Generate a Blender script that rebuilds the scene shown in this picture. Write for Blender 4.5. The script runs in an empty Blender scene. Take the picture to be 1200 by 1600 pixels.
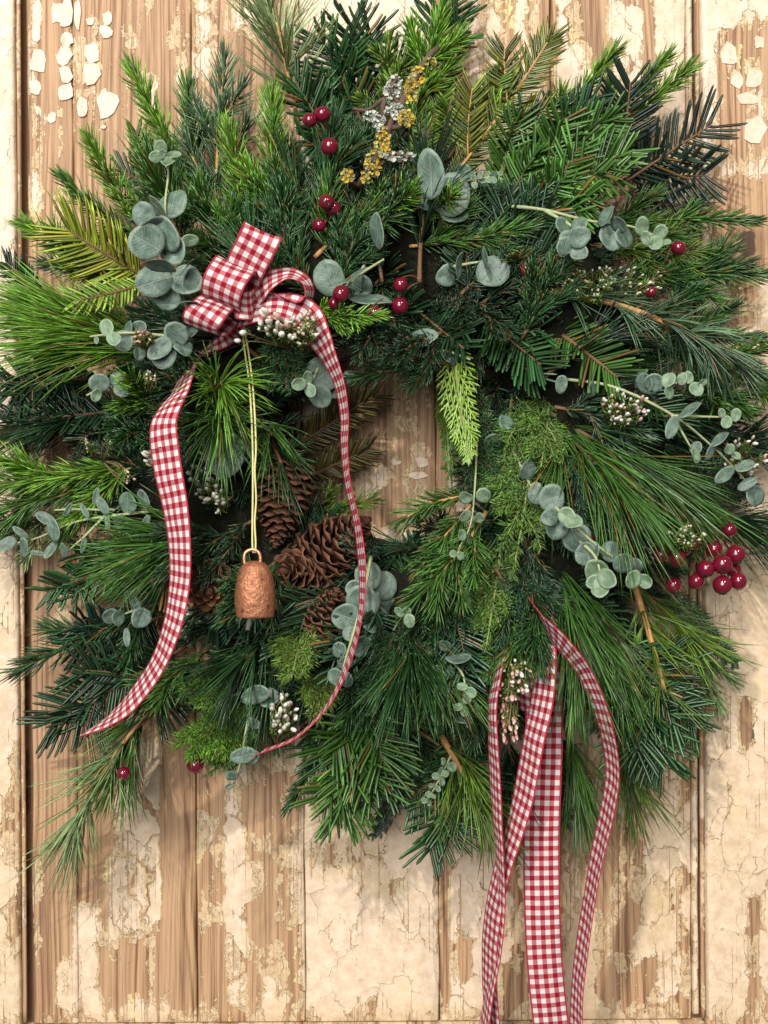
import bpy, math, random
import numpy as np
from mathutils import Matrix, Vector

rng = np.random.default_rng(11)
random.seed(11)
SC = bpy.context.scene
COL = SC.collection
D = 1.0            # camera to door, metres
S = 0.0005         # metres per photograph pixel on the door plane

# ------------------------------------------------------------------ camera, world, lamps, exposure
cam = bpy.data.cameras.new('camera'); cam.sensor_fit = 'VERTICAL'; cam.sensor_height = 24.0
cam.lens = 24.0 * D / (1600 * S); cam.clip_start = 0.01; cam.clip_end = 50
cam_o = bpy.data.objects.new('camera', cam); COL.objects.link(cam_o)
cam_o.location = (0, -D, 0); cam_o.rotation_euler = (math.radians(90), 0, 0)
SC.camera = cam_o
w = bpy.data.worlds.new('World'); SC.world = w; w.use_nodes = True
w.node_tree.nodes['Background'].inputs[0].default_value = (1.0, 0.98, 0.95, 1)
w.node_tree.nodes['Background'].inputs[1].default_value = 0.20

def lamp(name, loc, target, size, power, color):
    l = bpy.data.lights.new(name, 'AREA'); l.shape = 'DISK'; l.size = size; l.energy = power; l.color = color
    o = bpy.data.objects.new(name, l); COL.objects.link(o); o.location = loc
    o.rotation_euler = (Vector(target) - Vector(loc)).to_track_quat('-Z', 'Y').to_euler()
    return o
lamp('ceiling_lamp', (-0.95, -3.3, 2.55), (0, 0, 0), 0.11, 165, (1.0, 0.94, 0.85))
lamp('second_ceiling_lamp', (1.3, -2.9, 2.5), (0, 0, 0), 0.11, 62, (1.0, 0.93, 0.82))
lamp('window_light', (-0.9, -3.6, 0.9), (0, 0, 0), 2.2, 190, (1.0, 0.99, 0.96))
SC.view_settings.view_transform = 'Standard'; SC.view_settings.look = 'None'
SC.view_settings.exposure = -0.12; SC.view_settings.gamma = 1.0; SC.view_settings.use_curve_mapping = False
SC.cycles.use_denoising = True
SC.cycles.max_bounces = 4; SC.cycles.diffuse_bounces = 2; SC.cycles.glossy_bounces = 2; SC.cycles.transmission_bounces = 2
SC.cycles.use_adaptive_sampling = True; SC.cycles.adaptive_threshold = 0.02

# ------------------------------------------------------------------ helpers
def px(x, y, h=0.0):
    f = (D - h) / D
    return np.array([(x - 600) * S * f, -h, (800 - y) * S * f])
def pl(pts):                       # list of (x, y, h)
    return np.array([px(*p) for p in pts])
def norm(v):
    v = np.asarray(v, float); n = np.linalg.norm(v, axis=-1, keepdims=True); n[n == 0] = 1
    return v / n

def build_mesh(name, V, polys, mats=(), smooth=True, col=None, uv=None):
    """polys: list of int arrays, each (n,k)."""
    me = bpy.data.meshes.new(name)
    V = np.asarray(V, np.float32)
    me.vertices.add(len(V)); me.vertices.foreach_set('co', V.ravel())
    polys = [np.asarray(p, np.int32) for p in polys if len(p)]
    loops = np.concatenate([p.ravel() for p in polys])
    tot = np.concatenate([np.full(len(p), p.shape[1], np.int32) for p in polys])
    st = np.concatenate([[0], np.cumsum(tot)[:-1]]).astype(np.int32)
    me.loops.add(len(loops)); me.loops.foreach_set('vertex_index', loops)
    me.polygons.add(len(tot)); me.polygons.foreach_set('loop_start', st)
    try: me.polygons.foreach_set('loop_total', tot)
    except Exception: pass
    me.polygons.foreach_set('use_smooth', np.full(len(tot), smooth, bool))
    if uv is not None:
        l = me.uv_layers.new(name='UVMap'); l.data.foreach_set('uv', np.asarray(uv, np.float32)[loops].ravel())
    if col is not None:
        a = me.color_attributes.new('Col', 'FLOAT_COLOR', 'POINT')
        c = np.ones((len(V), 4), np.float32); c[:, :3] = col; a.data.foreach_set('color', c.ravel())
    for m in mats: me.materials.append(m)
    me.update(calc_edges=True); me.validate()
    return me

def link(name, me, parent=None, loc=None, kind=None):
    o = bpy.data.objects.new(name, me); COL.objects.link(o)
    if parent is not None: o.parent = parent
    if loc is not None: o.location = loc
    if kind: o['kind'] = kind
    return o
def empty(name, loc=(0, 0, 0), parent=None, label=None, cat=None, group=None):
    o = bpy.data.objects.new(name, None); COL.objects.link(o); o.location = loc
    o.empty_display_size = 0.01
    if parent is not None: o.parent = parent
    if label: o['label'] = label
    if cat: o['category'] = cat
    if group: o['group'] = group
    return o

class Acc:                         # accumulates geometry of one part
    def __init__(s): s.V = []; s.P = []; s.C = []; s.n = 0
    def add(s, V, polys, col=None):
        s.V.append(V); s.P += [np.asarray(p) + s.n for p in polys if len(p)]; s.n += len(V)
        s.C.append(np.broadcast_to(np.asarray(col if col is not None else (1, 1, 1), float), (len(V), 3)))
    def mesh(s, name, mat, origin=None, smooth=True):
        V = np.concatenate(s.V)
        if origin is not None: V = V - np.asarray(origin)
        byk = {}
        for p in s.P: byk.setdefault(p.shape[1], []).append(p)
        return build_mesh(name, V, [np.concatenate(v) for v in byk.values()], [mat], smooth, np.concatenate(s.C))

def resample(P, n):
    P = np.asarray(P, float)
    d = np.concatenate([[0], np.cumsum(np.linalg.norm(np.diff(P, axis=0), axis=1))])
    t = np.linspace(0, d[-1], n)
    return np.stack([np.interp(t, d, P[:, i]) for i in range(P.shape[1])], 1)
def catmull(P, n):
    P = np.asarray(P, float)
    if len(P) < 3: return resample(P, n)
    Q = np.vstack([2 * P[0] - P[1], P, 2 * P[-1] - P[-2]]); out = []
    for i in range(1, len(Q) - 2):
        p0, p1, p2, p3 = Q[i - 1:i + 3]
        t = np.linspace(0, 1, 16, endpoint=False)[:, None]
        out.append(0.5 * (2 * p1 + (p2 - p0) * t + (2 * p0 - 5 * p1 + 4 * p2 - p3) * t**2 + (3 * p1 - p0 - 3 * p2 + p3) * t**3))
    out.append(P[-1:]); return resample(np.vstack(out), n)

def tube(acc, P, r0, r1, sides=6, col=(1, 1, 1), bump=0.0, cap=True):
    P = np.asarray(P, float); n = len(P)
    T = norm(np.gradient(P, axis=0)); ref = np.array([0.0, -1.0, 0.0])
    A = np.cross(T, ref); bad = np.linalg.norm(A, axis=1) < 1e-3; A[bad] = np.cross(T[bad], [1.0, 0, 0])
    A = norm(A); B = np.cross(A, T)
    r = np.interp(np.linspace(0, 1, n), np.linspace(0, 1, np.size(r0) if np.size(r0) > 1 else 2), r0 if np.size(r0) > 1 else [r0, r1])
    r = r * (1 + bump * rng.uniform(-1, 1, n))
    a = np.linspace(0, 2 * np.pi, sides, endpoint=False)
    V = P[:, None] + r[:, None, None] * (np.cos(a)[None, :, None] * A[:, None] + np.sin(a)[None, :, None] * B[:, None])
    V = V.reshape(-1, 3); i = np.arange(n - 1)[:, None] * sides; j = np.arange(sides)[None]; k = (j + 1) % sides
    q = np.stack([i + j, i + k, i + sides + k, i + sides + j], -1).reshape(-1, 4)
    polys = [q]
    if cap: polys += [np.arange(sides)[None, ::-1], (np.arange(sides) + (n - 1) * sides)[None]]
    c = np.asarray(col, float)
    if c.ndim == 2: c = np.repeat(c, sides, 0)
    acc.add(V, polys, c)

# ------------------------------------------------------------------ materials
class NT:
    def __init__(s, name):
        s.m = bpy.data.materials.new(name); s.m.use_nodes = True; s.t = s.m.node_tree; s.t.nodes.clear()
        s.out = s.n('ShaderNodeOutputMaterial')
    def n(s, typ, **kw):
        nd = s.t.nodes.new(typ)
        for k, v in kw.items(): setattr(nd, k, v)
        return nd
    def set(s, sock, v):
        if isinstance(v, bpy.types.NodeSocket): s.t.links.new(v, sock)
        elif isinstance(v, (tuple, list)) and len(v) == 3 and sock.type == 'RGBA': sock.default_value = (*v, 1)
        else: sock.default_value = v
    def math(s, op, a, b=0.0, c=0.0, clamp=False):
        nd = s.n('ShaderNodeMath', operation=op, use_clamp=clamp)
        for i, v in enumerate((a, b, c)): s.set(nd.inputs[i], v)
        return nd.outputs[0]
    def mix(s, f, a, b, blend='MIX'):
        nd = s.n('ShaderNodeMix', data_type='RGBA', blend_type=blend)
        s.set(nd.inputs[0], f); s.set(nd.inputs[6], a); s.set(nd.inputs[7], b); return nd.outputs[2]
    def step(s, v, lo, hi, a=0.0, b=1.0):
        nd = s.n('ShaderNodeMapRange', interpolation_type='SMOOTHSTEP')
        s.set(nd.inputs[0], v); s.set(nd.inputs[1], lo); s.set(nd.inputs[2], hi); s.set(nd.inputs[3], a); s.set(nd.inputs[4], b)
        return nd.outputs[0]
    def scale(s, vec, sc, off=None):
        nd = s.n('ShaderNodeMapping'); s.set(nd.inputs[0], vec); nd.inputs[3].default_value = sc
        if off is not None: s.set(nd.inputs[1], off)
        return nd.outputs[0]
    def noise(s, vec, scale=1.0, detail=3.0, rough=0.55, dist=0.0, color=False):
        nd = s.n('ShaderNodeTexNoise'); s.set(nd.inputs['Vector'], vec)
        nd.inputs['Scale'].default_value = scale; nd.inputs['Detail'].default_value = detail
        nd.inputs['Roughness'].default_value = rough; nd.inputs['Distortion'].default_value = dist
        return nd.outputs[1 if color else 0]
    def vor(s, vec, scale=1.0, feature='F1', rand=1.0):
        nd = s.n('ShaderNodeTexVoronoi', feature=feature); s.set(nd.inputs['Vector'], vec)
        nd.inputs['Scale'].default_value = scale; nd.inputs['Randomness'].default_value = rand
        return nd
    def vadd(s, a, b, op='ADD'):
        nd = s.n('ShaderNodeVectorMath', operation=op); s.set(nd.inputs[0], a); s.set(nd.inputs[1], b); return nd.outputs[0]
    def vscale(s, a, k):
        nd = s.n('ShaderNodeVectorMath', operation='SCALE'); s.set(nd.inputs[0], a); s.set(nd.inputs[3], k); return nd.outputs[0]
    def attr(s, name):
        return s.n('ShaderNodeAttribute', attribute_name=name)
    def xyz(s, v):
        nd = s.n('ShaderNodeSeparateXYZ'); s.set(nd.inputs[0], v); return nd.outputs
    def bsdf(s, color, rough=0.5, spec=0.5, metal=0.0, height=None, bdist=0.001, bstr=1.0, transl=0.0, tcol=None, sheen=0.0):
        p = s.n('ShaderNodeBsdfPrincipled')
        s.set(p.inputs['Base Color'], color); s.set(p.inputs['Roughness'], rough)
        s.set(p.inputs['Specular IOR Level'], spec); s.set(p.inputs['Metallic'], metal)
        if sheen: p.inputs['Sheen Weight'].default_value = sheen
        if height is not None:
            b = s.n('ShaderNodeBump'); s.set(b.inputs['Height'], height); b.inputs['Distance'].default_value = bdist
            b.inputs['Strength'].default_value = bstr; s.t.links.new(b.outputs[0], p.inputs['Normal'])
        sh = p.outputs[0]
        if transl:
            tr = s.n('ShaderNodeBsdfTranslucent'); s.set(tr.inputs[0], tcol if tcol is not None else color)
            mx = s.n('ShaderNodeMixShader'); mx.inputs[0].default_value = transl
            s.t.links.new(sh, mx.inputs[1]); s.t.links.new(tr.outputs[0], mx.inputs[2]); sh = mx.outputs[0]
        s.t.links.new(sh, s.out.inputs[0]); return s.m

def mat_needle():
    k = NT('needle'); c = k.attr('Col').outputs[0]
    return k.bsdf(c, 0.30, 0.55, transl=0.12)
def mat_fir():
    k = NT('fir_needle'); c = k.attr('Col').outputs[0]
    return k.bsdf(c, 0.31, 0.5, transl=0.08)
def mat_stem():
    k = NT('bark'); c = k.attr('Col').outputs[0]
    p = k.n('ShaderNodeTexCoord').outputs['Object']
    n = k.noise(p, 700, 4, 0.6)
    return k.bsdf(k.mix(0.8, c, k.mix(n, (0.35, 0.3, 0.25), (1.5, 1.4, 1.3)), 'MULTIPLY'), 0.7, 0.3, height=n, bdist=0.0006)
def mat_leaf(name, base, pale, vein):
    k = NT(name); tc = k.n('ShaderNodeTexCoord'); uv = tc.outputs['UV']; o = tc.outputs['Object']
    x, y, z = k.xyz(uv)
    ax = k.math('ABSOLUTE', k.math('SUBTRACT', x, 0.5))
    mid = k.step(ax, 0.006, 0.024, 1.0, 0.0)
    wv = k.math('SINE', k.math('ADD', k.math('MULTIPLY', k.math('SUBTRACT', y, k.math('MULTIPLY', ax, 0.8)), 60.0), k.math('MULTIPLY', k.noise(uv, 6, 2), 7.0)))
    side = k.math('MULTIPLY', k.step(wv, 0.86, 1.0), 0.35)
    rnd = k.n('ShaderNodeObjectInfo').outputs['Random']
    n = k.noise(k.vadd(uv, k.vscale((1, 1, 1), k.math('MULTIPLY', rnd, 30.0))), 3.2, 4, 0.6)
    c = k.mix(k.step(n, 0.35, 0.68), base, pale)
    c = k.mix(k.math('MULTIPLY', rnd, 0.35), c, k.mix(1.0, c, (0.75, 0.95, 0.72), 'MULTIPLY'))
    c = k.mix(k.math('MAXIMUM', k.math('MULTIPLY', mid, 0.75), side), c, vein)
    rim = k.attr('Col').outputs[0]
    c = k.mix(k.math('MULTIPLY', k.xyz(rim)[0], 0.40), c, vein)
    spot = k.step(k.noise(k.vadd(uv, k.vscale((1, 2, 1), k.math('MULTIPLY', rnd, 50.0))), 9, 3, 0.6), 0.68, 0.76)
    c = k.mix(k.math('MULTIPLY', spot, 0.55), c, (0.10, 0.075, 0.05))
    return k.bsdf(c, 0.48, 0.4, height=k.math('ADD', k.math('MULTIPLY', mid, -0.6), n), bdist=0.0008, transl=0.10)
def mat_gingham(name, back=0.0):
    k = NT(name); uv = k.n('ShaderNodeTexCoord').outputs['UV']; x, y, z = k.xyz(uv)
    # u: 0..1 across (23 mm), v: metres along.  seven columns between two red selvedges
    cu = k.math('MULTIPLY', k.math('SUBTRACT', x, 0.035), 3.5 / 0.93)
    fu = k.math('FRACT', k.math('ADD', cu, 10.0)); fv = k.math('FRACT', k.math('MULTIPLY', y, 1 / 0.0076))
    a = k.step(fu, 0.485, 0.515); a = k.math('MULTIPLY', a, k.step(fu, 0.97, 1.0, 1.0, 0.0))
    b = k.step(fv, 0.485, 0.515); b = k.math('MULTIPLY', b, k.step(fv, 0.97, 1.0, 1.0, 0.0))
    thr = k.math('MULTIPLY', k.math('ADD', a, b), 0.5)
    wu = k.math('SINE', k.math('MULTIPLY', x, 420.0)); wv = k.math('SINE', k.math('MULTIPLY', y, 17000.0))
    weave = k.math('MULTIPLY', wu, wv)
    lev = k.math('ADD', thr, k.math('MULTIPLY', k.math('MULTIPLY', weave, 0.12), k.math('MULTIPLY', thr, k.math('SUBTRACT', 1.0, thr))))
    n = k.noise(k.scale(uv, (9, 300, 1)), 1, 3)
    white = k.mix(n, (0.84, 0.81, 0.78), (0.92, 0.90, 0.88))
    red = k.mix(n, (0.32, 0.003, 0.020), (0.42, 0.007, 0.034))
    pink = k.mix(n, (0.56, 0.15, 0.17), (0.64, 0.22, 0.24))
    c = k.mix(k.step(lev, 0.0, 0.5), white, pink); c = k.mix(k.step(lev, 0.52, 0.98), c, red)
    e = k.math('MAXIMUM', k.step(x, 0.03, 0.04, 1.0, 0.0), k.step(x, 0.96, 0.97))
    c = k.mix(k.math('MULTIPLY', e, 0.85), c, (0.45, 0.03, 0.06))
    return k.bsdf(c, 0.75, 0.2, height=weave, bdist=0.00012, transl=0.15)
def mat_simple(name, c, rough=0.5, spec=0.5, metal=0.0, var=0.25, sc=300, bd=0.0003, transl=0.0):
    k = NT(name); p = k.n('ShaderNodeTexCoord').outputs['Object']; n = k.noise(p, sc, 4, 0.6)
    lo = tuple(v * (1 - var) for v in c); hi = tuple(min(1, v * (1 + var)) for v in c)
    return k.bsdf(k.mix(n, lo, hi), rough, spec, metal, height=n, bdist=bd, transl=transl)
def mat_col(name, rough=0.6, spec=0.4, sc=500, bd=0.0004, transl=0.0):
    k = NT(name); c = k.attr('Col').outputs[0]; p = k.n('ShaderNodeTexCoord').outputs['Object']; n = k.noise(p, sc, 4, 0.6)
    return k.bsdf(k.mix(0.7, c, k.mix(n, (0.55, 0.55, 0.55), (1.4, 1.4, 1.4)), 'MULTIPLY'), rough, spec, height=n, bdist=bd, transl=transl)

def mat_copper():
    k = NT('hammered_copper'); p = k.n('ShaderNodeTexCoord').outputs['Object']
    n = k.noise(p, 190, 5, 0.62); f = k.noise(p, 700, 3, 0.6); v = k.vor(k.vadd(p, k.vscale(k.noise(p, 120, 2, color=True), 0.004)), 150).outputs[0]
    pit = k.step(n, 0.54, 0.70)
    c = k.mix(pit, (0.31, 0.125, 0.062), (0.10, 0.04, 0.023)); c = k.mix(k.step(f, 0.55, 0.75), c, (0.44, 0.21, 0.11))
    h = k.math('ADD', k.math('MULTIPLY', v, 0.35), k.math('ADD', k.math('MULTIPLY', n, 1.0), k.math('MULTIPLY', f, 0.25)))
    return k.bsdf(c, k.step(n, 0.3, 0.8, 0.42, 0.66), 0.5, 0.6, height=h, bdist=0.0014)
def mat_berry():
    k = NT('berry_skin'); p = k.n('ShaderNodeTexCoord').outputs['Object']; n = k.noise(p, 130, 3, 0.6); f = k.noise(p, 900, 2)
    rnd = k.n('ShaderNodeObjectInfo').outputs['Random']
    c = k.mix(k.step(n, 0.35, 0.7), (0.085, 0.002, 0.012), (0.16, 0.004, 0.018)); c = k.mix(k.math('MULTIPLY', rnd, 0.55), c, (0.10, 0.003, 0.014))
    c = k.mix(k.step(f, 0.70, 0.80, 0.0, 0.6), c, (0.26, 0.04, 0.04))
    return k.bsdf(c, 0.16, 0.6)
def mat_cone():
    k = NT('cone_scale'); c = k.attr('Col').outputs[0]; tc = k.n('ShaderNodeTexCoord'); p = tc.outputs['Object']
    n = k.noise(k.scale(p, (900, 140, 900)), 1, 4, 0.6); rnd = k.n('ShaderNodeObjectInfo').outputs['Random']
    c2 = k.mix(1.0, c, k.mix(n, (0.55, 0.5, 0.45), (1.5, 1.45, 1.4)), 'MULTIPLY')
    c2 = k.mix(k.math('MULTIPLY', rnd, 0.5), c2, k.mix(1.0, c2, (0.55, 0.5, 0.5), 'MULTIPLY'))
    return k.bsdf(c2, 0.55, 0.4, height=n, bdist=0.0004)

def mat_door(name, knots=(), shift=0.0):
    k = NT(name); p = k.n('ShaderNodeTexCoord').outputs['Object']
    rnd = k.n('ShaderNodeObjectInfo').outputs['Random']
    off = k.vscale((1.0, 0.0, 1.7), k.math('MULTIPLY', k.math('ADD', rnd, shift), 9.0))
    q = k.vadd(p, off); x, y, z = k.xyz(p)
    # --- bare wood with long grain, bent round the knots
    low = k.noise(k.scale(q, (14, 0, 2.2)), 1, 3, 0.5)
    gx = k.math('ADD', k.math('MULTIPLY', k.xyz(q)[0], 1150.0), k.math('MULTIPLY', low, 58.0))
    kdark = None
    for (kx, ky, kr) in knots:
        c = px(kx, ky); dx = k.math('SUBTRACT', x, float(c[0])); dz = k.math('MULTIPLY', k.math('SUBTRACT', z, float(c[2])), 0.75)
        d = k.math('SQRT', k.math('ADD', k.math('MULTIPLY', dx, dx), k.math('MULTIPLY', dz, dz)))
        d = k.math('ADD', d, k.math('MULTIPLY', k.math('SUBTRACT', k.noise(p, 160, 3), 0.5), kr * 0.9))
        infl = k.step(d, 0.0, kr * 6, 1.0, 0.0)
        gx = k.math('ADD', gx, k.math('MULTIPLY', infl, k.math('MULTIPLY', d, 1500.0)))
        kd = k.math('MAXIMUM', k.step(d, kr * 0.8, kr * 1.1, 1.0, 0.0), k.math('MULTIPLY', k.step(d, kr, kr * 2.2, 1.0, 0.0), 0.3))
        kdark = kd if kdark is None else k.math('MAXIMUM', kdark, kd)
    band = k.math('ADD', k.math('MULTIPLY', k.math('SINE', gx), 0.5), 0.5)
    fib = k.noise(k.scale(q, (1700, 0, 20)), 1, 5, 0.7); wide = k.noise(k.scale(q, (75, 0, 2.4)), 1, 4)
    lines = k.noise(k.scale(k.vadd(q, k.vscale(k.noise(k.scale(q, (8, 0, 2.5)), 1, 2, color=True), 0.03)), (330, 0, 2.6)), 1, 5, 0.62)
    g = k.math('ADD', k.math('MULTIPLY', k.math('POWER', band, 2.0), k.step(wide, 0.35, 0.7, 0.02, 0.50)), k.math('ADD', k.math('MULTIPLY', k.math('SUBTRACT', lines, 0.44), 2.7), k.math('MULTIPLY', k.math('SUBTRACT', fib, 0.5), 1.35)))
    wood = k.mix(k.step(g, -0.15, 0.85), (0.40, 0.250, 0.140), (0.135, 0.066, 0.033))
    wood = k.mix(k.step(wide, 0.3, 0.75, 0.0, 0.6), wood, k.mix(1.0, wood, (1.1, 1.05, 0.98), 'MULTIPLY'))
    wood = k.mix(k.step(k.noise(k.scale(q, (30, 0, 7)), 1, 4, 0.6), 0.5, 0.72, 0.0, 0.55), wood, k.mix(1.0, wood, (0.62, 0.56, 0.52), 'MULTIPLY'))
    if kdark is not None: wood = k.mix(kdark, wood, (0.07, 0.035, 0.02))
    # --- paint that has cracked and flaked
    cov = k.attr('Col'); cr = k.xyz(cov.outputs[0])
    warp = k.vscale(k.vadd(k.noise(q, 70, 4, 0.6, color=True), (-0.5, -0.5, -0.5)), 0.020)
    qw = k.vadd(q, warp)
    cell = k.vor(k.scale(qw, (52, 0, 30)), 1); cellr = k.xyz(cell.outputs['Color'])[0]
    edge = k.vor(k.scale(qw, (52, 0, 30)), 1, 'DISTANCE_TO_EDGE').outputs[0]
    edge2 = k.vor(k.scale(qw, (150, 0, 95)), 1, 'DISTANCE_TO_EDGE').outputs[0]
    n1 = k.noise(k.scale(qw, (130, 0, 9)), 1, 6, 0.66); n2 = k.noise(q, 240, 4, 0.6); nlow = k.noise(k.scale(q, (22, 0, 9)), 1, 2)
    m = k.math('ADD', cr[0], k.math('ADD', k.math('MULTIPLY', k.math('SUBTRACT', n1, 0.5), 1.25), k.math('ADD', k.math('MULTIPLY', k.math('SUBTRACT', cellr, 0.5), 0.42), k.math('MULTIPLY', k.math('SUBTRACT', n2, 0.5), 0.22))))
    m = k.math('SUBTRACT', m, k.step(edge, 0.0, 0.10, 0.16, 0.0))
    wear = k.step(k.noise(k.scale(q, (620, 0, 7)), 1, 4, 0.6), 0.56, 0.70, 0.0, 0.42)
    m = k.math('SUBTRACT', m, wear)
    top = k.step(m, 0.49, 0.515); under = k.step(m, 0.35, 0.375)
    brk = k.step(k.noise(q, 45, 3), 0.42, 0.58)
    crack = k.math('MULTIPLY', k.step(edge, 0.002, 0.012, 1.0, 0.0), brk)
    crack2 = k.math('MULTIPLY', k.math('MULTIPLY', k.step(edge2, 0.006, 0.035, 1.0, 0.0), k.step(nlow, 0.5, 0.66)), 0.18)
    cracks = k.math('MULTIPLY', k.math('MAXIMUM', crack, crack2), cr[2])
    mott = k.noise(q, 110, 5, 0.7); dots = k.step(k.noise(q, 560, 3, 0.6), 0.60, 0.72)
    cream = k.mix(k.step(mott, 0.3, 0.7), (0.50, 0.375, 0.275), (0.63, 0.505, 0.395))
    tan = k.mix(k.step(mott, 0.3, 0.7), (0.42, 0.30, 0.165), (0.53, 0.405, 0.25))
    tan = k.mix(k.step(k.noise(k.scale(q, (40, 0, 12)), 1, 2), 0.58, 0.68), tan, (0.56, 0.44, 0.20))
    cream = k.mix(k.math('MULTIPLY', cr[1], k.step(nlow, 0.2, 0.7, 0.45, 1.0)), cream, tan)
    cream = k.mix(k.math('MULTIPLY', dots, 0.5), cream, (0.36, 0.25, 0.16))
    c = k.mix(k.math('MULTIPLY', under, k.step(n2, 0.35, 0.6, 0.55, 0.95)), wood, tan)
    c = k.mix(top, c, cream)
    c = k.mix(k.math('MULTIPLY', k.math('MULTIPLY', cracks, under), 0.85), c, (0.13, 0.075, 0.042))
    h = k.math('ADD', k.math('MULTIPLY', under, 0.35), k.math('MULTIPLY', top, 0.75))
    h = k.math('SUBTRACT', h, k.math('MULTIPLY', k.math('MULTIPLY', cracks, under), 0.9))
    curl = k.math('MULTIPLY', k.step(edge, 0.0, 0.16, 0.5, 0.0), k.math('MULTIPLY', top, cr[2]))
    h = k.math('ADD', h, curl)
    h = k.math('ADD', h, k.math('MULTIPLY', k.math('SUBTRACT', 1.0, under), k.math('MULTIPLY', g, -0.35)))
    h = k.math('ADD', h, k.math('ADD', k.math('MULTIPLY', mott, 0.15), k.math('MULTIPLY', fib, 0.12)))
    return k.bsdf(c, k.mix(top, (0.62, 0.62, 0.62), (0.46, 0.46, 0.46)), 0.35, height=h, bdist=0.0007)

M_needle = mat_needle(); M_fir = mat_fir(); M_stem = mat_stem()
M_euc = mat_leaf('eucalyptus_leaf', (0.050, 0.084, 0.066), (0.118, 0.172, 0.142), (0.25, 0.32, 0.24))
M_euc2 = mat_leaf('young_eucalyptus_leaf', (0.095, 0.155, 0.090), (0.170, 0.245, 0.160), (0.34, 0.42, 0.28))
M_rib = mat_gingham('gingham'); M_selv = mat_simple('selvedge_thread', (0.42, 0.02, 0.05), 0.8, 0.2, sc=2500, var=0.4)
M_cop = mat_copper(); M_loop = mat_simple('copper_wire', (0.55, 0.27, 0.15), 0.35, 0.5, 0.8)
M_berry = mat_berry(); M_cone = mat_cone()
M_calyx = mat_simple('calyx', (0.035, 0.015, 0.012), 0.8, 0.2)
M_bud = mat_col('bud', 0.5, 0.4, 500, 0.0002, 0.15)
M_lich = mat_col('lichen', 0.9, 0.1, 900, 0.0006)
M_moss = mat_simple('moss', (0.010, 0.010, 0.006), 0.95, 0.1, var=0.8, sc=260, bd=0.004)  # near-black colour stands in for shade deep between the sprigs
M_cord = mat_simple('cord', (0.52, 0.49, 0.20), 0.6, 0.3, var=0.35, sc=1500)
M_grey = mat_simple('clapper', (0.32, 0.33, 0.32), 0.4, 0.5, 0.6)
M_door = mat_door('peeling_door'); M_doork = mat_door('peeling_door_knots', knots=[(1163, 388, 0.0085), (1187, 1146, 0.011)], shift=0.37)
M_dark = mat_simple('dark_backing', (0.12, 0.068, 0.038), 0.9, 0.1)
M_bead = mat_door('bead_wood', shift=0.61)

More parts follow.
